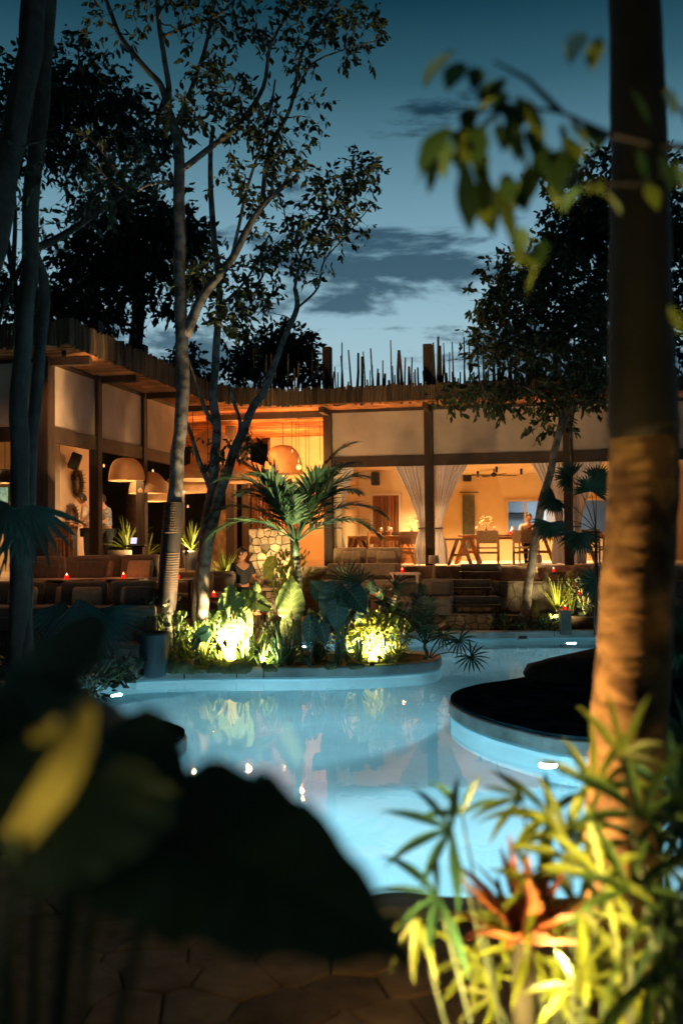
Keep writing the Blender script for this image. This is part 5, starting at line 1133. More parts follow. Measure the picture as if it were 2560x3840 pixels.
# ---- pendant lamps
def pendant(lab, c, rad, h, e, m=SHADE, z_top=5.4, tilt=0, wob=.03, col=WARM, group='big woven pendant lamps'):
    """c: centre of the rim"""
    t = empty('pendant_lamp', c, lab, 'pendant lamp', group); prof = []; n = 14
    for i in range(n + 1): a = PI / 2 * i / n; prof.append((rad * math.cos(a * .96) ** .72 if i < n else .04, h * math.sin(a)))
    prof2 = [(max(.03, r_ - .015), max(0.0, z - .012)) for r_, z in reversed(prof)]
    s = MB().lathe(prof + prof2, 36, c, wob, close=True); s.build('shade', m, t, smooth=True)
    MB().tube([c + Vector((0, 0, h - .01)), Vector((c.x, c.y, z_top))], .008, 5).build('cord', BLACK, t)
    MB().lathe([(.0, -.05), (.04, -.03), (.05, 0), (.035, .04), (.02, .08)], 12, c + Vector((0, 0, h * .45))).build('bulb', emat('bulb_warm', (1, .62, .25), 14), t, smooth=True)
    lamp('POINT', c + Vector((0, 0, h * .2)), e * 2.3, col, t, .06); return t
pendant('orange dome pendant between the first two wing posts', PY(474, 1803, 21.5), .38, .50, 16)
pendant('sand dome pendant just right of the second wing post', PY(555, 1850, 22.2), .42, .48, 18)
pendant('lower pendant edge glowing white left of the wrapped trunk', PY(598, 1880, 23.4), .36, .5, 22)
pendant('wide pale pendant behind the forked stems', PY(780, 1800, 23.0), .66, .40, 24, wob=.06)
pendant('broad lowest pendant hanging behind the wrapped trunk', PY(725, 1846, 24.4), .72, .45, 22, wob=.05)
pendant('tall bell pendant behind the forked stems, top of the cluster', PY(795, 1740, 24.6), .52, .85, 20)
pendant('round dome pendant before the yellow wall, above the feather palm', PY(1062, 1778, 27.5), .52, .80, 2)
pendant('pendant glowing behind the feather palm crown', PY(925, 1810, 26.0), .55, .55, 14)
BLK = mat('black_shade', (.02, .017, .012), .35, .3, 5, .1)
for u, v, lab in ((20, 1812, 'black dome pendant over the bar at the left frame edge'), (128, 1822, 'black dome pendant half behind the left-edge trunks')):
    pendant(lab, PY(u, v, 20.6), .26, .30, 16, BLK, 4.75, 0, 0, AMBER, 'black bar pendants')
# thin ropes with small bulbs from the hall ceiling
for k, (u, v) in enumerate(((1095, 1690), (1112, 1850), (1148, 1930), (1158, 1760), (1200, 1732), (940, 1732), (705, 1898), (684, 1798), (574, 1765), (390, 1745))):
    q = 1.6 + .37 * (k % 4) if u > 600 else -.6
    c = BPX(u, v, q); t = empty('hanging_bulb', c, ('thin cord with a tiny bulb hanging from the hall ceiling, %s' % ('leftmost, behind the wing post', 'x')[0]) if u == 390 else 'thin cord with a tiny bulb, %s' % {1095: 'in front of the round dome pendant', 1112: 'ending low behind the feather palm', 1148: 'lowest of those right of the round dome', 1158: 'second from the facade corner post', 1200: 'closest to the facade corner post', 940: 'glowing red left of the round dome', 705: 'beside the wrapped trunk, hanging low', 684: 'short amber one beside the wrapped trunk', 574: 'over the sand dome pendant'}[u], 'pendant lamp', 'thin cords with tiny bulbs')
    MB().tube([c, Vector((c.x, c.y, 5.42 if u > 600 else 5.0))], .007, 5).build('cord', BLACK, t); MB().lathe([(.0, -.05), (.02, -.04), (.022, 0), (.012, .03), (.0, .035)], 8, c).build('bulb', emat('tiny_bulb', (1, .45, .15), 2.2), t, smooth=True)

# ---- sofas
def sofa(lab, w, rz, n=2, W=.8, m=SOFA, cm=None, arms=True):
    t = empty('lounge_sofa', Z0, lab, 'sofa', 'low lounge sofas'); L_ = n * W
    rbox('base', m, t, (0, 0, .13), (L_, .85, .22), .03)
    for k in range(n):
        x = -L_ / 2 + W * (k + .5); rbox('seat_cushion', m, t, (x, -.06, .32), (W - .02, .74, .17), .05); rbox('back_cushion', m, t, (x, .30, .57), (W - .03, .22, .42), .07, Matrix.Rotation(-.18, 3, 'X'))
        if cm: rbox('scatter_cushion', cm, t, (x + .08, .10, .53), (.48, .14, .34), .06, Matrix.Rotation(-.35, 3, 'X'))
    return place(t, w, rz)
def sp(u, D, z): p = PY(u, 2000, D); return Vector((p.x, p.y, z + .003))
sofa('sofa with sand cushions on the upper terrace step beside the dining room', B(bp(BPX(1370, 2000, -.9)), -.98, 1.185), RZB, 2, .85, CUSHP, CUSHP)
sofa('long sofa on the middle terrace step behind the feather palm', B(bp(BPX(1350, 2000, -1.6)), -1.72, .82), RZB, 2, .85, SOFA)
sofa('pair of dark sofa seats with scatter cushions at the foot of the terrace steps', B(bp(BPX(1575, 2000, -2.2)), -2.28, .47), RZB, 2, .72, SOFA, CUSH)
for u, D, z, rz, n, lab in ((235, 17.2, 1.15, .1, 2, 'dark sofa behind the leftmost candle table'), (425, 17.4, 1.15, -.3, 2, 'sofa with folded throw behind the second candle table'), (555, 17.8, 1.15, .6, 1, 'round-armed armchair left of the wrapped trunk'), (150, 16.3, .75, 0, 2, 'dark sofa at the left, in front of the first candle'), (395, 16.05, .75, .05, 2, 'pale-backed sofa on top of the stone wall'), (500, 16.0, .75, .1, 1, 'single seat at the right end of the stone wall'), (705, 18.6, .8, -.2, 1, 'armchair between the wrapped trunk and the forked stems'), (815, 18.9, .8, .2, 1, 'armchair beside the lone red candle, right of the forked stems')):
    sofa(lab, sp(u, D, z), rz, n, .78, SOFA, (CUSHP if D < 16.5 or u == 425 else CUSH) if n > 1 else CUSH)
def bench(lab, w, L_):
    t = empty('wooden_bench', Z0, lab, 'bench', 'low benches on the terrace steps'); rbox('seat', WOOD, t, (0, 0, .17), (L_, .34, .06), .01)
    for sx in (-1, 1): MB().box((sx * (L_ / 2 - .1), 0, .07), (.08, .3, .14)).build('leg', WOOD, t)
    rbox('back_cushion', CUSH, t, (0, .12, .29), (L_ - .06, .1, .17), .03); return place(t, w, RZB)
bench('low bench under the dining room edge, above the stone steps', B(bp(BPX(1800, 2150, -.9)), -.85, 1.182), 1.0)
bench('low dark bench on the lowest stone step', B(bp(BPX(1750, 2300, -2.1)), -2.15, .49), 1.5)
bench('low dark bench on the middle stone step', B(bp(BPX(1720, 2250, -1.6)), -1.55, .842), 1.5)
# ---- candle tables and candles
FL = emat('flame', (1, .36, .14), 14); REDG = mat('red_glass', (.75, .06, .04), .2, .1, 5, 0, trans=.6, emit=(1, .05, .02), estr=.5)
def candle(lab, w, e=4.0):
    t = empty('candle', w, lab, 'candle', 'red glass candles'); MB().lathe([(.026, 0), (.034, .01), (.037, .075), (.032, .075), (.028, .015)], 14, w).build('glass', REDG, t, smooth=True)
    MB().lathe([(.0, .025), (.014, .05), (.010, .08), (.0, .115)], 8, w).build('flame', FL, t, smooth=True); lamp('POINT', w + Vector((0, 0, .14)), e, (1, .28, .10), t, .03)
def low_table(lab, w, W=.7, H=.38, cand=None, m=WOOD):
    t = empty('low_table', Z0, lab, 'table', 'low candle tables'); rbox('top', m, t, (0, 0, H - .03), (W, W * .75, .05), .01)
    for sx in (-1, 1):
        for sy in (-1, 1): MB().box((sx * (W / 2 - .07), sy * (W * .375 - .06), (H - .055) / 2), (.06, .06, H - .055)).build('leg', m, t)
    place(t, w, rnd.uniform(-.2, .2))
    for i, (dx, l) in enumerate(cand or []): candle(l, w + Vector((dx, -.05, H - .004)))
low_table('low table with the leftmost red candle', sp(265, 16.75, 1.15), .65, .40, [(-.05, 'leftmost red candle, left of the first wing post')])
low_table('low table with a red candle before the folded throw', sp(470, 16.9, 1.15), .55, .40, [(-.02, 'second red candle from the left, under the wing posts')])
low_table('small table with a red candle right of the wrapped trunk', sp(680, 18.2, .8), .55, .68, [(-.06, 'red candle just right of the wrapped trunk')])
low_table('small table with a lone red candle right of the forked stems', sp(802, 18.1, .8), .4, .36, [(0, 'red candle low between the forked stems and the bright taro')])
low_table('pale table with a red candle beside the white table lamp', sp(1515, 22.65, 1.165), .7, .24, [(-.06, 'red candle left of the white table lamp')], CUSHP)
low_table('low table with two red candles behind the glowing shrub', sp(1408, 21.9, .49), .5, .42, [(-.05, 'left one of the two close red candles'), (.05, 'right one of the two close red candles')])
low_table('dark low table with a candle right of the thin bent tree', sp(2070, 22.75, 1.165), .5, .22, [(0, 'red candle on the terrace edge right of the thin tree')])
w = BPX(1913, 2000, 1.05); candle('red candle on the long dining table', Vector((w.x, w.y, TZ)))
ped = empty('stone_pedestal', sp(2112, 21.25, GZ), 'small stone pedestal with a candle on the far bank', 'pedestal'); c = ORG[ped.name]
MB().box(c + Vector((0, 0, .24)), (.22, .22, .48)).build('column', STONED, ped); MB().box(c + Vector((0, 0, .50)), (.30, .28, .045)).build('cap', STONED, ped)
candle('red candle on the stone pedestal at the far bank', c + Vector((0, -.02, .525)))
low_table('dark table with a candle behind the far grass tufts', sp(2165, 22.5, .46), .4, .42, [(0, 'red candle behind the far grass, near the palm trunk')])
# table lamps
def table_lamp(lab, w, H=.62):
    t = empty('table_lamp', w, lab, 'table lamp', 'white table lamps'); MB().lathe([(.09, 0), (.09, .02), (.03, .05), (.05, .09), (.025, .13), (.05, .18), (.025, .23), (.045, .28), (.02, .33), (.02, .40)], 14, w).build('base', mat('turned_white', (.55, .48, .4), .7, .1, 9, .1), t, smooth=True)
    MB().lathe([(.13, .38), (.12, .58), (.115, .58), (.125, .385)], 20, w, close=True).build('shade', mat('shade_white', (.65, .58, .5), .9, .05, 9, .1, trans=.4), t, smooth=True)
table_lamp('white table lamp with a turned base in front of the middle post', B(bp(BPX(1626, 2150, -.75)), -.75, 1.185)); table_lamp('white table lamp with a turned base beside the thin tree', B(bp(BPX(2010, 2150, -.75)), -.75, 1.185))

# ---- left wing: wreaths, bar, screens
def wreath(lab, c, rr):
    t = empty('twig_wreath', c, lab, 'wreath', 'twig wreaths'); r = random.Random(int(c.z * 100)); mb = MB()
    mb.tube([c + BW * (rr * .72 * math.cos(a)) + UPV * (rr * math.sin(a)) for a in [2 * PI * k / 24 for k in range(25)]], .05, 6, False)
    for k in range(260):
        a = r.uniform(0, 2 * PI); o = c + BW * (rr * .72 * math.cos(a)) + UPV * (rr * math.sin(a)); d = (rv(r) * .7 + (o - c).normalized() * r.uniform(-.4, .8)); mb.blade(o, d, BE, r.uniform(.08, .17), .02, .2, 2)
    mb.build('twigs', mat('twigs', (.09, .05, .028), .95, .4, 9, .2, island=.4), t)
for u, v, rr, lab in ((294, 1812, .27, 'upper twig wreath on the wing wall below the tilted speaker'), (272, 1950, .32, 'lower twig wreath on the wing wall, behind the counter')): wreath(lab, BPP(u, v, -5.44), rr)
bar = empty('bar_counter', sp(232, 21.3, Z_F), 'dark bar counter at the left wing, with a screen on it', 'counter'); c = ORG[bar.name]
rbox('body', WOOD, bar, c + Vector((-.15, 0, .5)), (.85, .5, .98), .01); rbox('worktop', TABLEW, bar, c + Vector((-.15, 0, 1.02)), (1.0, .6, .05), .01)
def screen(lab, c, W, H, rz, tilt=-.25):
    t = empty('screen', c, lab, 'screen', 'glowing order screens'); rot = Matrix.Rotation(rz, 3, 'Z') @ Matrix.Rotation(tilt, 3, 'X'); cc = c + Vector((0, 0, H / 2 + .02))
    rbox('casing', BLACK, t, cc, (W + .03, .02, H + .03), .005, rot); MB().box(cc - rot @ Vector((0, .013, 0)), (W, .004, H), rot).build('display', emat('display', (.75, .7, 1.0), 1.25), t)
    MB().box(c + Vector((0, .03, .01)), (W * .7, .16, .02), Matrix.Rotation(rz, 3, 'Z')).build('foot', BLACK, t)
screen('glowing lilac screen on the bar counter', c + Vector((-.14, -.1, 1.045)), .11, .20, .2)
pod = empty('podium', sp(510, 20.6, Z_F), 'narrow black podium with a lit screen beside the second post', 'podium'); c = ORG[pod.name]
rbox('column', BLACK, pod, c + Vector((.05, 0, .28)), (.22, .25, .55), .01); rbox('top', BLACK, pod, c + Vector((0, 0, .575)), (.42, .32, .04), .01)
screen('small bluish lit screen on the podium', c + Vector((-.03, -.05, .595)), .13, .13, -.15, -.3)
def stool(lab, w):
    t = empty('bar_stool', Z0, lab, 'stool', 'bar stools'); rbox('seat', TABLEW, t, (0, 0, .72), (.36, .34, .05), .015); rbox('backrest', TABLEW, t, (0, .17, .95), (.36, .03, .3), .01)
    for sx in (-1, 1):
        for sy in (-1, 1): MB().tube([(sx * .18, sy * .17, 0), (sx * .15, sy * .14, .70)], .02, 6).build('leg', TABLEW, t)
        MB().tube([(sx * .16, .15, .70), (sx * .16, .17, 1.08)], .018, 6).build('back_post', TABLEW, t)
    place(t, w, .5)
stool('wooden bar stool in front of the counter', sp(238, 20.5, Z_F)); stool('second bar stool, next to the wing corner post', sp(205, 20.3, Z_F))
pic = empty('leaf_picture', B(-8.2, -3.63, 2.9), 'self-glowing framed leaf picture behind the bar at the left frame edge', 'picture'); cc = BPX(18, 1858, -3.64)
MB().box(cc, (.24, .03, .42), Matrix.Rotation(RZB, 3, 'Z')).build('frame', WOOD, pic); MB().box(cc - BW * .02, (.2, .01, .38), Matrix.Rotation(RZB, 3, 'Z')).build('print', mat('glowing_leaf_print', (.35, .6, .45), .6, .7, 9, 0, emit=(.35, .7, .5), estr=.35), pic)  # glow put into the print itself, no lamp behind it

# ---- stone pillar with niches
sc_ = empty('stone_pillar', B(bp(BPX(1010, 2100, -1.3)), -1.3, .3), 'rough stone pillar with dark niches behind the island palm', 'pillar')
p0, p1 = bp(BPX(935, 2100, -1.3)), bp(BPX(1088, 2100, -1.3)); zt = 2.45
MB().bbox(p0, p1, -1.27, -.6, .3, zt).build('core', MORTAR, sc_)
nz = [(BPX(1008, 2052, -1.3), .1, .16), (BPX(1012, 2165, -1.3), .1, .18)]
stones(sc_, B(p0, -1.27, .3), BE, UPV, p1 - p0, zt - .3, .2, .045, STONE, .010, 51, keep=lambda w: all(abs((w - c).dot(BE)) > a or abs(w.z - c.z) > b for c, a, b in nz))
lw = empty('stone_wall', B(bp(BPX(1015, 2200, -2.4)), -2.4, .3), 'low white-capped stone wall in front of the pillar', 'wall'); p0, p1 = bp(BPX(985, 2200, -2.4)), bp(BPX(1060, 2200, -2.4))
MB().bbox(p0, p1, -2.4, -2.1, .3, 1.0).build('core', MORTAR, lw); stones(lw, B(p0, -2.4, .3), BE, UPV, p1 - p0, .7, .16, .03, PLASTP, .01, 52); MB().bbox(p0 - .02, p1 + .02, -2.46, -2.08, 1.003, 1.05).build('cap', PLASTP, lw)
# small hip-roofed lantern house behind the island
lh = empty('garden_lantern', sp(1012, 18.2, .16), 'small hip-roofed garden lantern between taro leaves', 'lantern'); c = ORG[lh.name]
MB().box(c + Vector((0, 0, .33)), (.36, .36, .66)).build('body', PBOX, lh); MB().box(c + Vector((0, 0, .69)), (.56, .5, .05)).build('eave', TABLEW, lh)
MB().add([c + Vector((-.26, -.23, .716)), c + Vector((.26, -.23, .716)), c + Vector((.26, .23, .716)), c + Vector((-.26, .23, .716)), c + Vector((-.05, 0, .93)), c + Vector((.05, 0, .93))], [(0, 1, 5, 4), (1, 2, 5), (2, 3, 4, 5), (3, 0, 4), (3, 2, 1, 0)]).build('roof', PLASTP, lh)

# ================================================================== PEOPLE
def skin_mesh(joints, edges, radii, sub=2):
    me = bpy.data.meshes.new('tmp'); names = list(joints); idx = {n: i for i, n in enumerate(names)}
    me.from_pydata([Vector(joints[n]) for n in names], [(idx[a], idx[b]) for a, b in edges], []); o = bpy.data.objects.new('tmp', me); COL.objects.link(o)
    md = o.modifiers.new('s', 'SKIN'); md.use_smooth_shade = True
    sv = me.skin_vertices[0].data
    for n in names: r_ = radii[n]; sv[idx[n]].radius = r_ if isinstance(r_, tuple) else (r_, r_)
    sv[0].use_root = True
    s = o.modifiers.new('d', 'SUBSURF'); s.levels = s.render_levels = sub
    dg = bpy.context.evaluated_depsgraph_get(); ev = o.evaluated_get(dg); m2 = bpy.data.meshes.new_from_object(ev)
    v = [x.co.copy() for x in m2.vertices]; f = [tuple(p.vertices) for p in m2.polygons]
    bpy.data.objects.remove(o); bpy.data.meshes.remove(me); bpy.data.meshes.remove(m2); return v, f
def head_mb(mb, c, yaw, h=.23):
    bm = bmesh.new(); bmesh.ops.create_uvsphere(bm, u_segments=20, v_segments=14, radius=1); rot = Matrix.Rotation(yaw, 3, 'Z')
    for v in bm.verts:
        x, y, z = v.co; w = .075 * (1 - .22 * max(0, -z)); dd = .098 * (1 - .12 * max(0, -z)); q = Vector((x * w, y * dd, z * h / 2))
        if y < -.6 and -.35 < z < .15 and abs(x) < .28: q.y -= .022 * (1 - abs(x) / .28) * (1 if z < 0 else .4)       # nose
        if y < -.5 and .1 < z < .3 and .2 < abs(x) < .6: q.y += .010                                                   # eye sockets
        if y < -.4 and z < -.75: q.y -= .012                                                                           # chin
        if abs(x) > .93 and abs(z) < .3 and abs(y) < .3: q.x *= 1.18                                                   # ears
        v.co = Vector(c) + rot @ q
    mb.add([v.co for v in bm.verts], [tuple(v.index for v in f.verts) for f in bm.faces]); bm.free()
def person(lab, w, yaw, J, shirt, trousers, head_yaw=0.0, hairlen=.0, sleeves='short'):
    """J: joints in the person's own frame (facing -y, feet at z = 0)"""
    t = empty('person', Z0, lab, 'person', None)
    E = [('pelvis', 'waist'), ('waist', 'chest'), ('chest', 'neck'), ('neck', 'headb')]
    Rr = {'pelvis': (.15, .11), 'waist': (.14, .10), 'chest': (.165, .105), 'neck': .055, 'headb': .05}
    for s in 'LR':
        E += [('pelvis', 'hip' + s), ('hip' + s, 'knee' + s), ('knee' + s, 'ankle' + s), ('ankle' + s, 'toe' + s), ('chest', 'sho' + s), ('sho' + s, 'elb' + s), ('elb' + s, 'wri' + s), ('wri' + s, 'palm' + s)]
        Rr.update({'hip' + s: .085, 'knee' + s: .055, 'ankle' + s: .04, 'toe' + s: .035, 'sho' + s: .058, 'elb' + s: .040, 'wri' + s: .027, 'palm' + s: (.036, .018)})
    v, f = skin_mesh({k: J[k] for k in J if k != 'head'}, E, Rr); mb = MB().add(v, f); head_mb(mb, J['head'], head_yaw)
    for s in 'LR':                 # five fingers, thumb from the side of the palm
        pw = Vector(J['palm' + s]); d = (pw - Vector(J['wri' + s])).normalized(); sd = d.cross(Vector((0, 1, .2))).normalized()
        for k in range(4):
            a = pw + sd * (.026 - .017 * k) + d * .01; L_ = (.06, .072, .068, .052)[k]; mb.tube([a, a + d * L_ * .5 + Vector((0, -.004, 0)), a + d * L_ * .9 + Vector((0, -.016, -.004))], [.0095, .0085, .006], 6)
        a = pw + sd * .03 - d * .03; mb.tube([a, a + sd * .022 + d * .022, a + sd * .026 + d * .05], [.011, .010, .007], 6)
    body = mb.build('body', SKIN, t, smooth=True); rm = body.modifiers.new('join', 'REMESH'); rm.mode = 'VOXEL'; rm.voxel_size = .011; rm.use_smooth_shade = True
    def cloth(name, m, keys, grow, extra=None):
        Jn = dict(J); Jn.update(extra or {}); Ek = [e for e in E if e[0] in keys and e[1] in keys]; Rk = {k: (tuple(x + grow for x in Rr[k]) if isinstance(Rr[k], tuple) else Rr[k] + grow) for k in keys}
        v, f = skin_mesh({k: Jn[k] for k in keys}, Ek, Rk); MB().add(v, f).build(name, m, t, smooth=True)
    half = {}
    for s in 'LR':
        if sleeves == 'short': half['elb' + s] = Vector(J['sho' + s]).lerp(Vector(J['elb' + s]), .8)
    cloth('shirt', shirt, ['pelvis', 'waist', 'chest', 'shoL', 'shoR', 'elbL', 'elbR'] + (['wriL', 'wriR'] if sleeves == 'long' else []), .02, half)
    cloth('trousers', trousers, ['pelvis', 'hipL', 'hipR', 'kneeL', 'kneeR', 'ankleL', 'ankleR'], .018)
    # hair cap
    hm = MB(); n0 = 14; c = Vector(J['head']); rot = Matrix.Rotation(head_yaw, 3, 'Z')
    for i in range(8):
        for k in range(n0):
            th = PI * .62 * i / 7; a = 2 * PI * k / n0; q = Vector((math.sin(th) * math.cos(a) * .083, math.sin(th) * math.sin(a) * .107 + .010, math.cos(th) * .125 + .006))
            if q.y < -.05 and q.z < .05: q.z = .05 + .2 * (q.z - .05); q.y *= .93
            hm.v.append(c + rot @ q)
    for i in range(7):
        for k in range(n0): a, b = i * n0 + k, i * n0 + (k + 1) % n0; hm.f.append((a, b, b + n0, a + n0))
    hm.build('hair', HAIR, t, smooth=True)
    for s in (-1, 1):
        MB().lathe([(.0, -.009), (.009, 0), (.0, .009)], 8, c + rot @ Vector((s * .030, -.087, .008))).build('eye', BLACK, t)
    for s in 'LR':
        a = Vector(J['ankle' + s]); b = Vector(J['toe' + s]); sh = MB().tube([a + Vector((0, .05, -.045)), a.lerp(b, .5) + Vector((0, 0, -.012)), b + Vector((0, -.03, -.004))], [.045, .052, .038], 8).build('shoe', BLACK, t, smooth=True)
    return place(t, w, yaw)
def standing(lean=0.0, armL=None, armR=None, H=1.72):
    k = H / 1.72
    J = {'pelvis': (0, 0, .95), 'waist': (0, .0 - lean * .2, 1.10), 'chest': (0, -lean * .5, 1.32), 'neck': (0, -lean * .8, 1.47), 'headb': (0, -lean * .95, 1.53), 'head': (0, -lean * 1.1 - .015, 1.61)}
    for s, x in (('L', -1), ('R', 1)):
        J.update({'hip' + s: (x * .09, 0, .88), 'knee' + s: (x * .10, -.015, .48), 'ankle' + s: (x * .10, .02, .09), 'toe' + s: (x * .12, -.13, .04), 'sho' + s: (x * .185, -lean * .55, 1.38)})
        arm = (armL if s == 'L' else armR) or ((x * .23, .02, 1.10), (x * .24, -.06, .86), (x * .24, -.075, .79))
        J.update({'elb' + s: arm[0], 'wri' + s: arm[1], 'palm' + s: arm[2]})
    return {a: tuple(c * k for c in b) for a, b in J.items()}
def seated():
    J = {'pelvis': (0, .05, .52), 'waist': (0, .06, .67), 'chest': (0, .03, .90), 'neck': (0, -.0, 1.06), 'headb': (0, -.02, 1.11), 'head': (0, -.04, 1.19)}
    for s, x in (('L', -1), ('R', 1)):
        J.update({'hip' + s: (x * .09, .02, .50), 'knee' + s: (x * .12, -.38, .52), 'ankle' + s: (x * .12, -.36, .09), 'toe' + s: (x * .13, -.52, .04), 'sho' + s: (x * .19, .02, .97), 'elb' + s: (x * .27, -.10, .76), 'wri' + s: (x * .16, -.32, .80), 'palm' + s: (x * .12, -.39, .81)})
    return J
STRIPE = mat('striped_shirt', (.22, .22, .26), .9, .75, 30, .1, stretch=(.4, .4, 3)); WHITES = mat('pale_shirt', (.55, .46, .36), .9, .15, 12, .15); TSH = mat('dark_shirt', (.022, .024, .028), .95, .2, 9, .1); TRO = mat('black_trousers', (.010, .011, .014), .9, .2, 9, .1); GREYS = mat('grey_shirt', (.30, .27, .24), .9, .15, 9, .1)
FWD = lambda x: ((x * .24, -.12, 1.12), (x * .16, -.36, 1.10), (x * .14, -.44, 1.09))
person('person in a striped shirt and black trousers standing at the counter, back half turned', sp(404, 22.4, Z_F), R(-55), standing(.12, FWD(-1), FWD(1)), STRIPE, TRO)
person('person in a pale shirt leaning on the counter, half hidden by the wing post', sp(330, 22.9, Z_F), R(-70), standing(.10, FWD(-1), FWD(1), 1.76), WHITES, TRO)
person('person in a dark T-shirt standing right of the forked stems, head turned right', sp(905, 19.8, .30), R(35), standing(.02, None, FWD(1)), TSH, TRO, R(40))
w = BPX(1982, 2000, 2.05); seat_p = Vector((w.x, w.y, Z_F + .002)); chair('dining chair occupied by the seated person behind the long table', seat_p, RZB)
person('person in a grey shirt seated behind the long table before the kitchen hatch', seat_p, RZB + .1, seated(), GREYS, TRO)

# ================================================================== LAMPS
def spot_fixture(lab, w, aim, e, col=YEL, size=75, h=.0, glow=18, cat_group='garden spotlights', spill=0):
    w = Vector(w); aim = Vector(aim); t = empty('garden_spotlight', w, lab, 'spotlight', cat_group); d = (aim - w).normalized(); b = w - d * .07
    mb = MB().tube([b, w - d * .01, w], [.035, .045, .047], 14); mb.build('housing', METAL, t, smooth=True)
    MB().tube([w + d * .002, w + d * .006], [.040, .038], 14).build('lens', emat('lens_yellow_%d' % glow, (1, .80, .45), glow), t)
    MB().tube([Vector((b.x, b.y, GZ - .05 if b.y < 10 else max(GZ - .05, b.z - .6))), b], .010, 6).build('spike', METAL, t)
    lamp('SPOT', w + d * .02, e * 8, col, t, .03, aim, size, .6)
    if spill: lamp('POINT', w + d * .05, spill, col, t, .04)
spot_fixture('spotlight in front of the brightest taro stalks', PY(885, 2478, 15.55), PY(860, 2330, 16.0), 380, (1, .62, .26), 125)
spot_fixture('spotlight inside the glowing shrub near the island tip', PY(1395, 2488, 15.85), PY(1395, 2350, 16.3), 260, (1, .62, .26), 115)
spot_fixture('spotlight among the low plants left of the forked stems', PY(690, 2492, 15.45), PY(680, 2380, 16.0), 26, size=120)
spot_fixture('added spotlight among the tufts left of the palm stem', PY(990, 2490, 15.5), PY(1010, 2380, 16.1), 24, size=120)  # extra lamp added to brighten the middle plants
spot_fixture('spotlight at the foot of the forked stems', PY(742, 2420, 16.2), PY(815, 2000, 17.2), 22, size=70)
spot_fixture('spotlight under the far bank grass tufts', PY(2078, 2322, 21.35), PY(2110, 2220, 22.1), 40, size=110, glow=40)
spot_fixture('spotlight on a spike low in the lower right, glaring through the leaves', PY(1800, 3900, 2.25), PY(2020, 3200, 2.8), 11, (1, .66, .17), 130, glow=26, spill=7)
spot_fixture('spotlight on a spike aimed up at the overhanging branch', PY(2080, 4000, 2.5), PY(1930, 480, 2.2), 60, YEL, 30)
spot_fixture('spotlight on a spike left of the ringed palm trunk', PY(1600, 3960, 3.66), PY(2290, 2880, 3.72), 95, (1, .56, .19), 38)
spot_fixture('added spotlight out of view at the left, lighting the yellow strip', PY(-420, 3500, .88), PY(190, 2880, .98), .9, size=50, glow=3)  # unseen lamp added to light the yellow strip
spot_fixture('spotlight behind the shrub at the stone pillar', BPX(1068, 2200, -2.2), BPX(1060, 2060, -1.6), 60, size=110)
spot_fixture('spotlight at the grey pot right of the forked stems', PY(850, 2195, 20.3), PY(850, 2080, 21.0), 14, size=110)
spot_fixture('spotlight in the dark planter box of the wing', PY(500, 2085, 21.9), PY(480, 2000, 22.4), 9, size=120)
spot_fixture('spotlight at the bamboo screen palm', PY(700, 2070, 22.2), PY(715, 1980, 22.7), 12, size=120)
spot_fixture('added unseen flood lamp behind the island palm, brightening the right facade', PY(1130, 2440, 17.3), B(2.6, 0, 5.2), 95, WARM, 60, glow=2)  # unseen flood added to warm the facade panels
spot_fixture('added unseen flood lamp on the lounge edge, brightening the left wing panels', B(-2.45, -10.05, .95), B(PL, -6.0, 5.0), 34, WARM, 75, glow=1)  # second unseen flood, added for the wing panels
# pool lights, set in the walls just under the water
pl_n = 0
def pool_light(lab, w, n, e):
    global pl_n
    w = Vector((w.x, w.y, -.28)); n = Vector((n[0], n[1], -.12)).normalized(); t = empty('pool_light', w, lab, 'pool lamp', 'underwater pool lights')
    MB().tube([w - n * .02, w + n * .035], [.075, .07], 16).build('rim', COPING, t); MB().tube([w + n * .036, w + n * .045], [.04, .036], 16).build('lens', emat('pool_lens', (.75, .92, 1.0), 16), t)
    lamp('SPOT', w + n * .06, e, (.70, .92, 1.0), t, .09, w + n * 5, 165, .5)
PE = 570
pool_light('underwater light by the left end of the island', PZ(425, 2592, 0) + Vector((0, 0, 0)), (.75, -.65), PE)
pool_light('underwater light under the front rim of the dark right deck', PZ(2055, 2838, 0), (-.2, -1), PE)
pool_light('underwater light in the far pool wall', PZ(2140, 2405, 0), (-.15, -1), PE)
pool_light('underwater light in the near pool wall', PZ(1300, 3475, 0), (.1, 1), PE * .9)
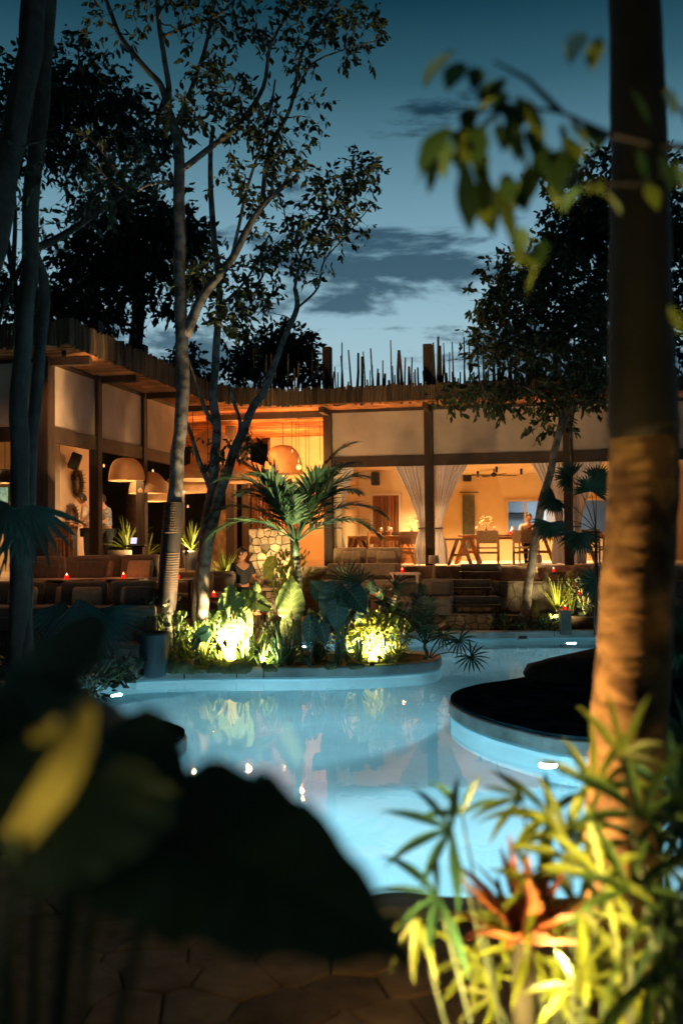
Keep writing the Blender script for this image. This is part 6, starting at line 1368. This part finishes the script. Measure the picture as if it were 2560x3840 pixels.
pool_light('underwater light in the near pool wall, further right', Vector((3.5, 5.6, 0)), (-.3, 1), PE * .7)
pool_light('underwater light in the left pool wall', Vector((-2.3, 7.9, 0)), (1, .25), PE * .7)
pool_light('underwater light at the tip of the dark right deck', PZ(1698, 2664, 0), (-1, .35), PE * .8)
pool_light('underwater light in the back pool behind the island', Vector((-.9, 20.6, 0)), (.9, -.5), PE * .6)
# eave lamps
def eave(lab, p, q, e): downlight(lab, B(p, q, 5.44), e, AMBER, .10, 150, .04)
eave('small amber lamp under the eaves at the left roof corner', -2.62, -9.0, 14)
# hall uplighters: lamps on top of the hall screens
for i, (p, q, z, e) in enumerate(((-2.5, .6, 4.1, 60), (-.7, -.2, 4.0, 34), (-2.2, 3.9, 4.1, 60), (-.3, 4.9, 4.4, 10))):
    c = B(p, q, z); t = empty('hall_uplight', c, 'amber globe lamp hung in the hall, lighting the pole ceiling, %s' % ('front left', 'front right', 'rear left', 'rear right')[i], 'lamp', 'amber hall globes')
    MB().lathe([(0, -.07), (.05, -.05), (.07, 0), (.05, .05), (0, .07)], 14, c).build('globe', emat('globe_amber', (1, .42, .12), 3), t, smooth=True); MB().tube([c + Vector((0, 0, .06)), Vector((c.x, c.y, 5.42))], .006, 5).build('cord', BLACK, t); lamp('POINT', c + Vector((0, 0, .16)), e * 7, AMBER, t, .08)
for i, (p, q, z, e) in enumerate(((-6.6, -6.0, 4.55, 30), (-4.6, -4.4, 4.55, 22), (-9.5, -5.5, 4.55, 30))):
    downlight('cylinder spot on the wing ceiling, %s' % ('over the bar', 'before the wreath wall', 'at the far left')[i], B(p, q, 4.75), e, WARM, .16, 140)
# skimmer opening in the far coping
sk = PZ(1957, 2392, .1); skm = empty('pool_skimmer', Vector((sk.x, sk.y, .05)), 'dark skimmer slot in the far pool wall', 'skimmer'); c = ORG[skm.name]
MB().box(c + Vector((0, -.03, .06)), (.24, .05, .12)).build('frame', COPING, skm); MB().box(c + Vector((0, -.056, .065)), (.17, .01, .06)).build('slot', BLACK, skm)
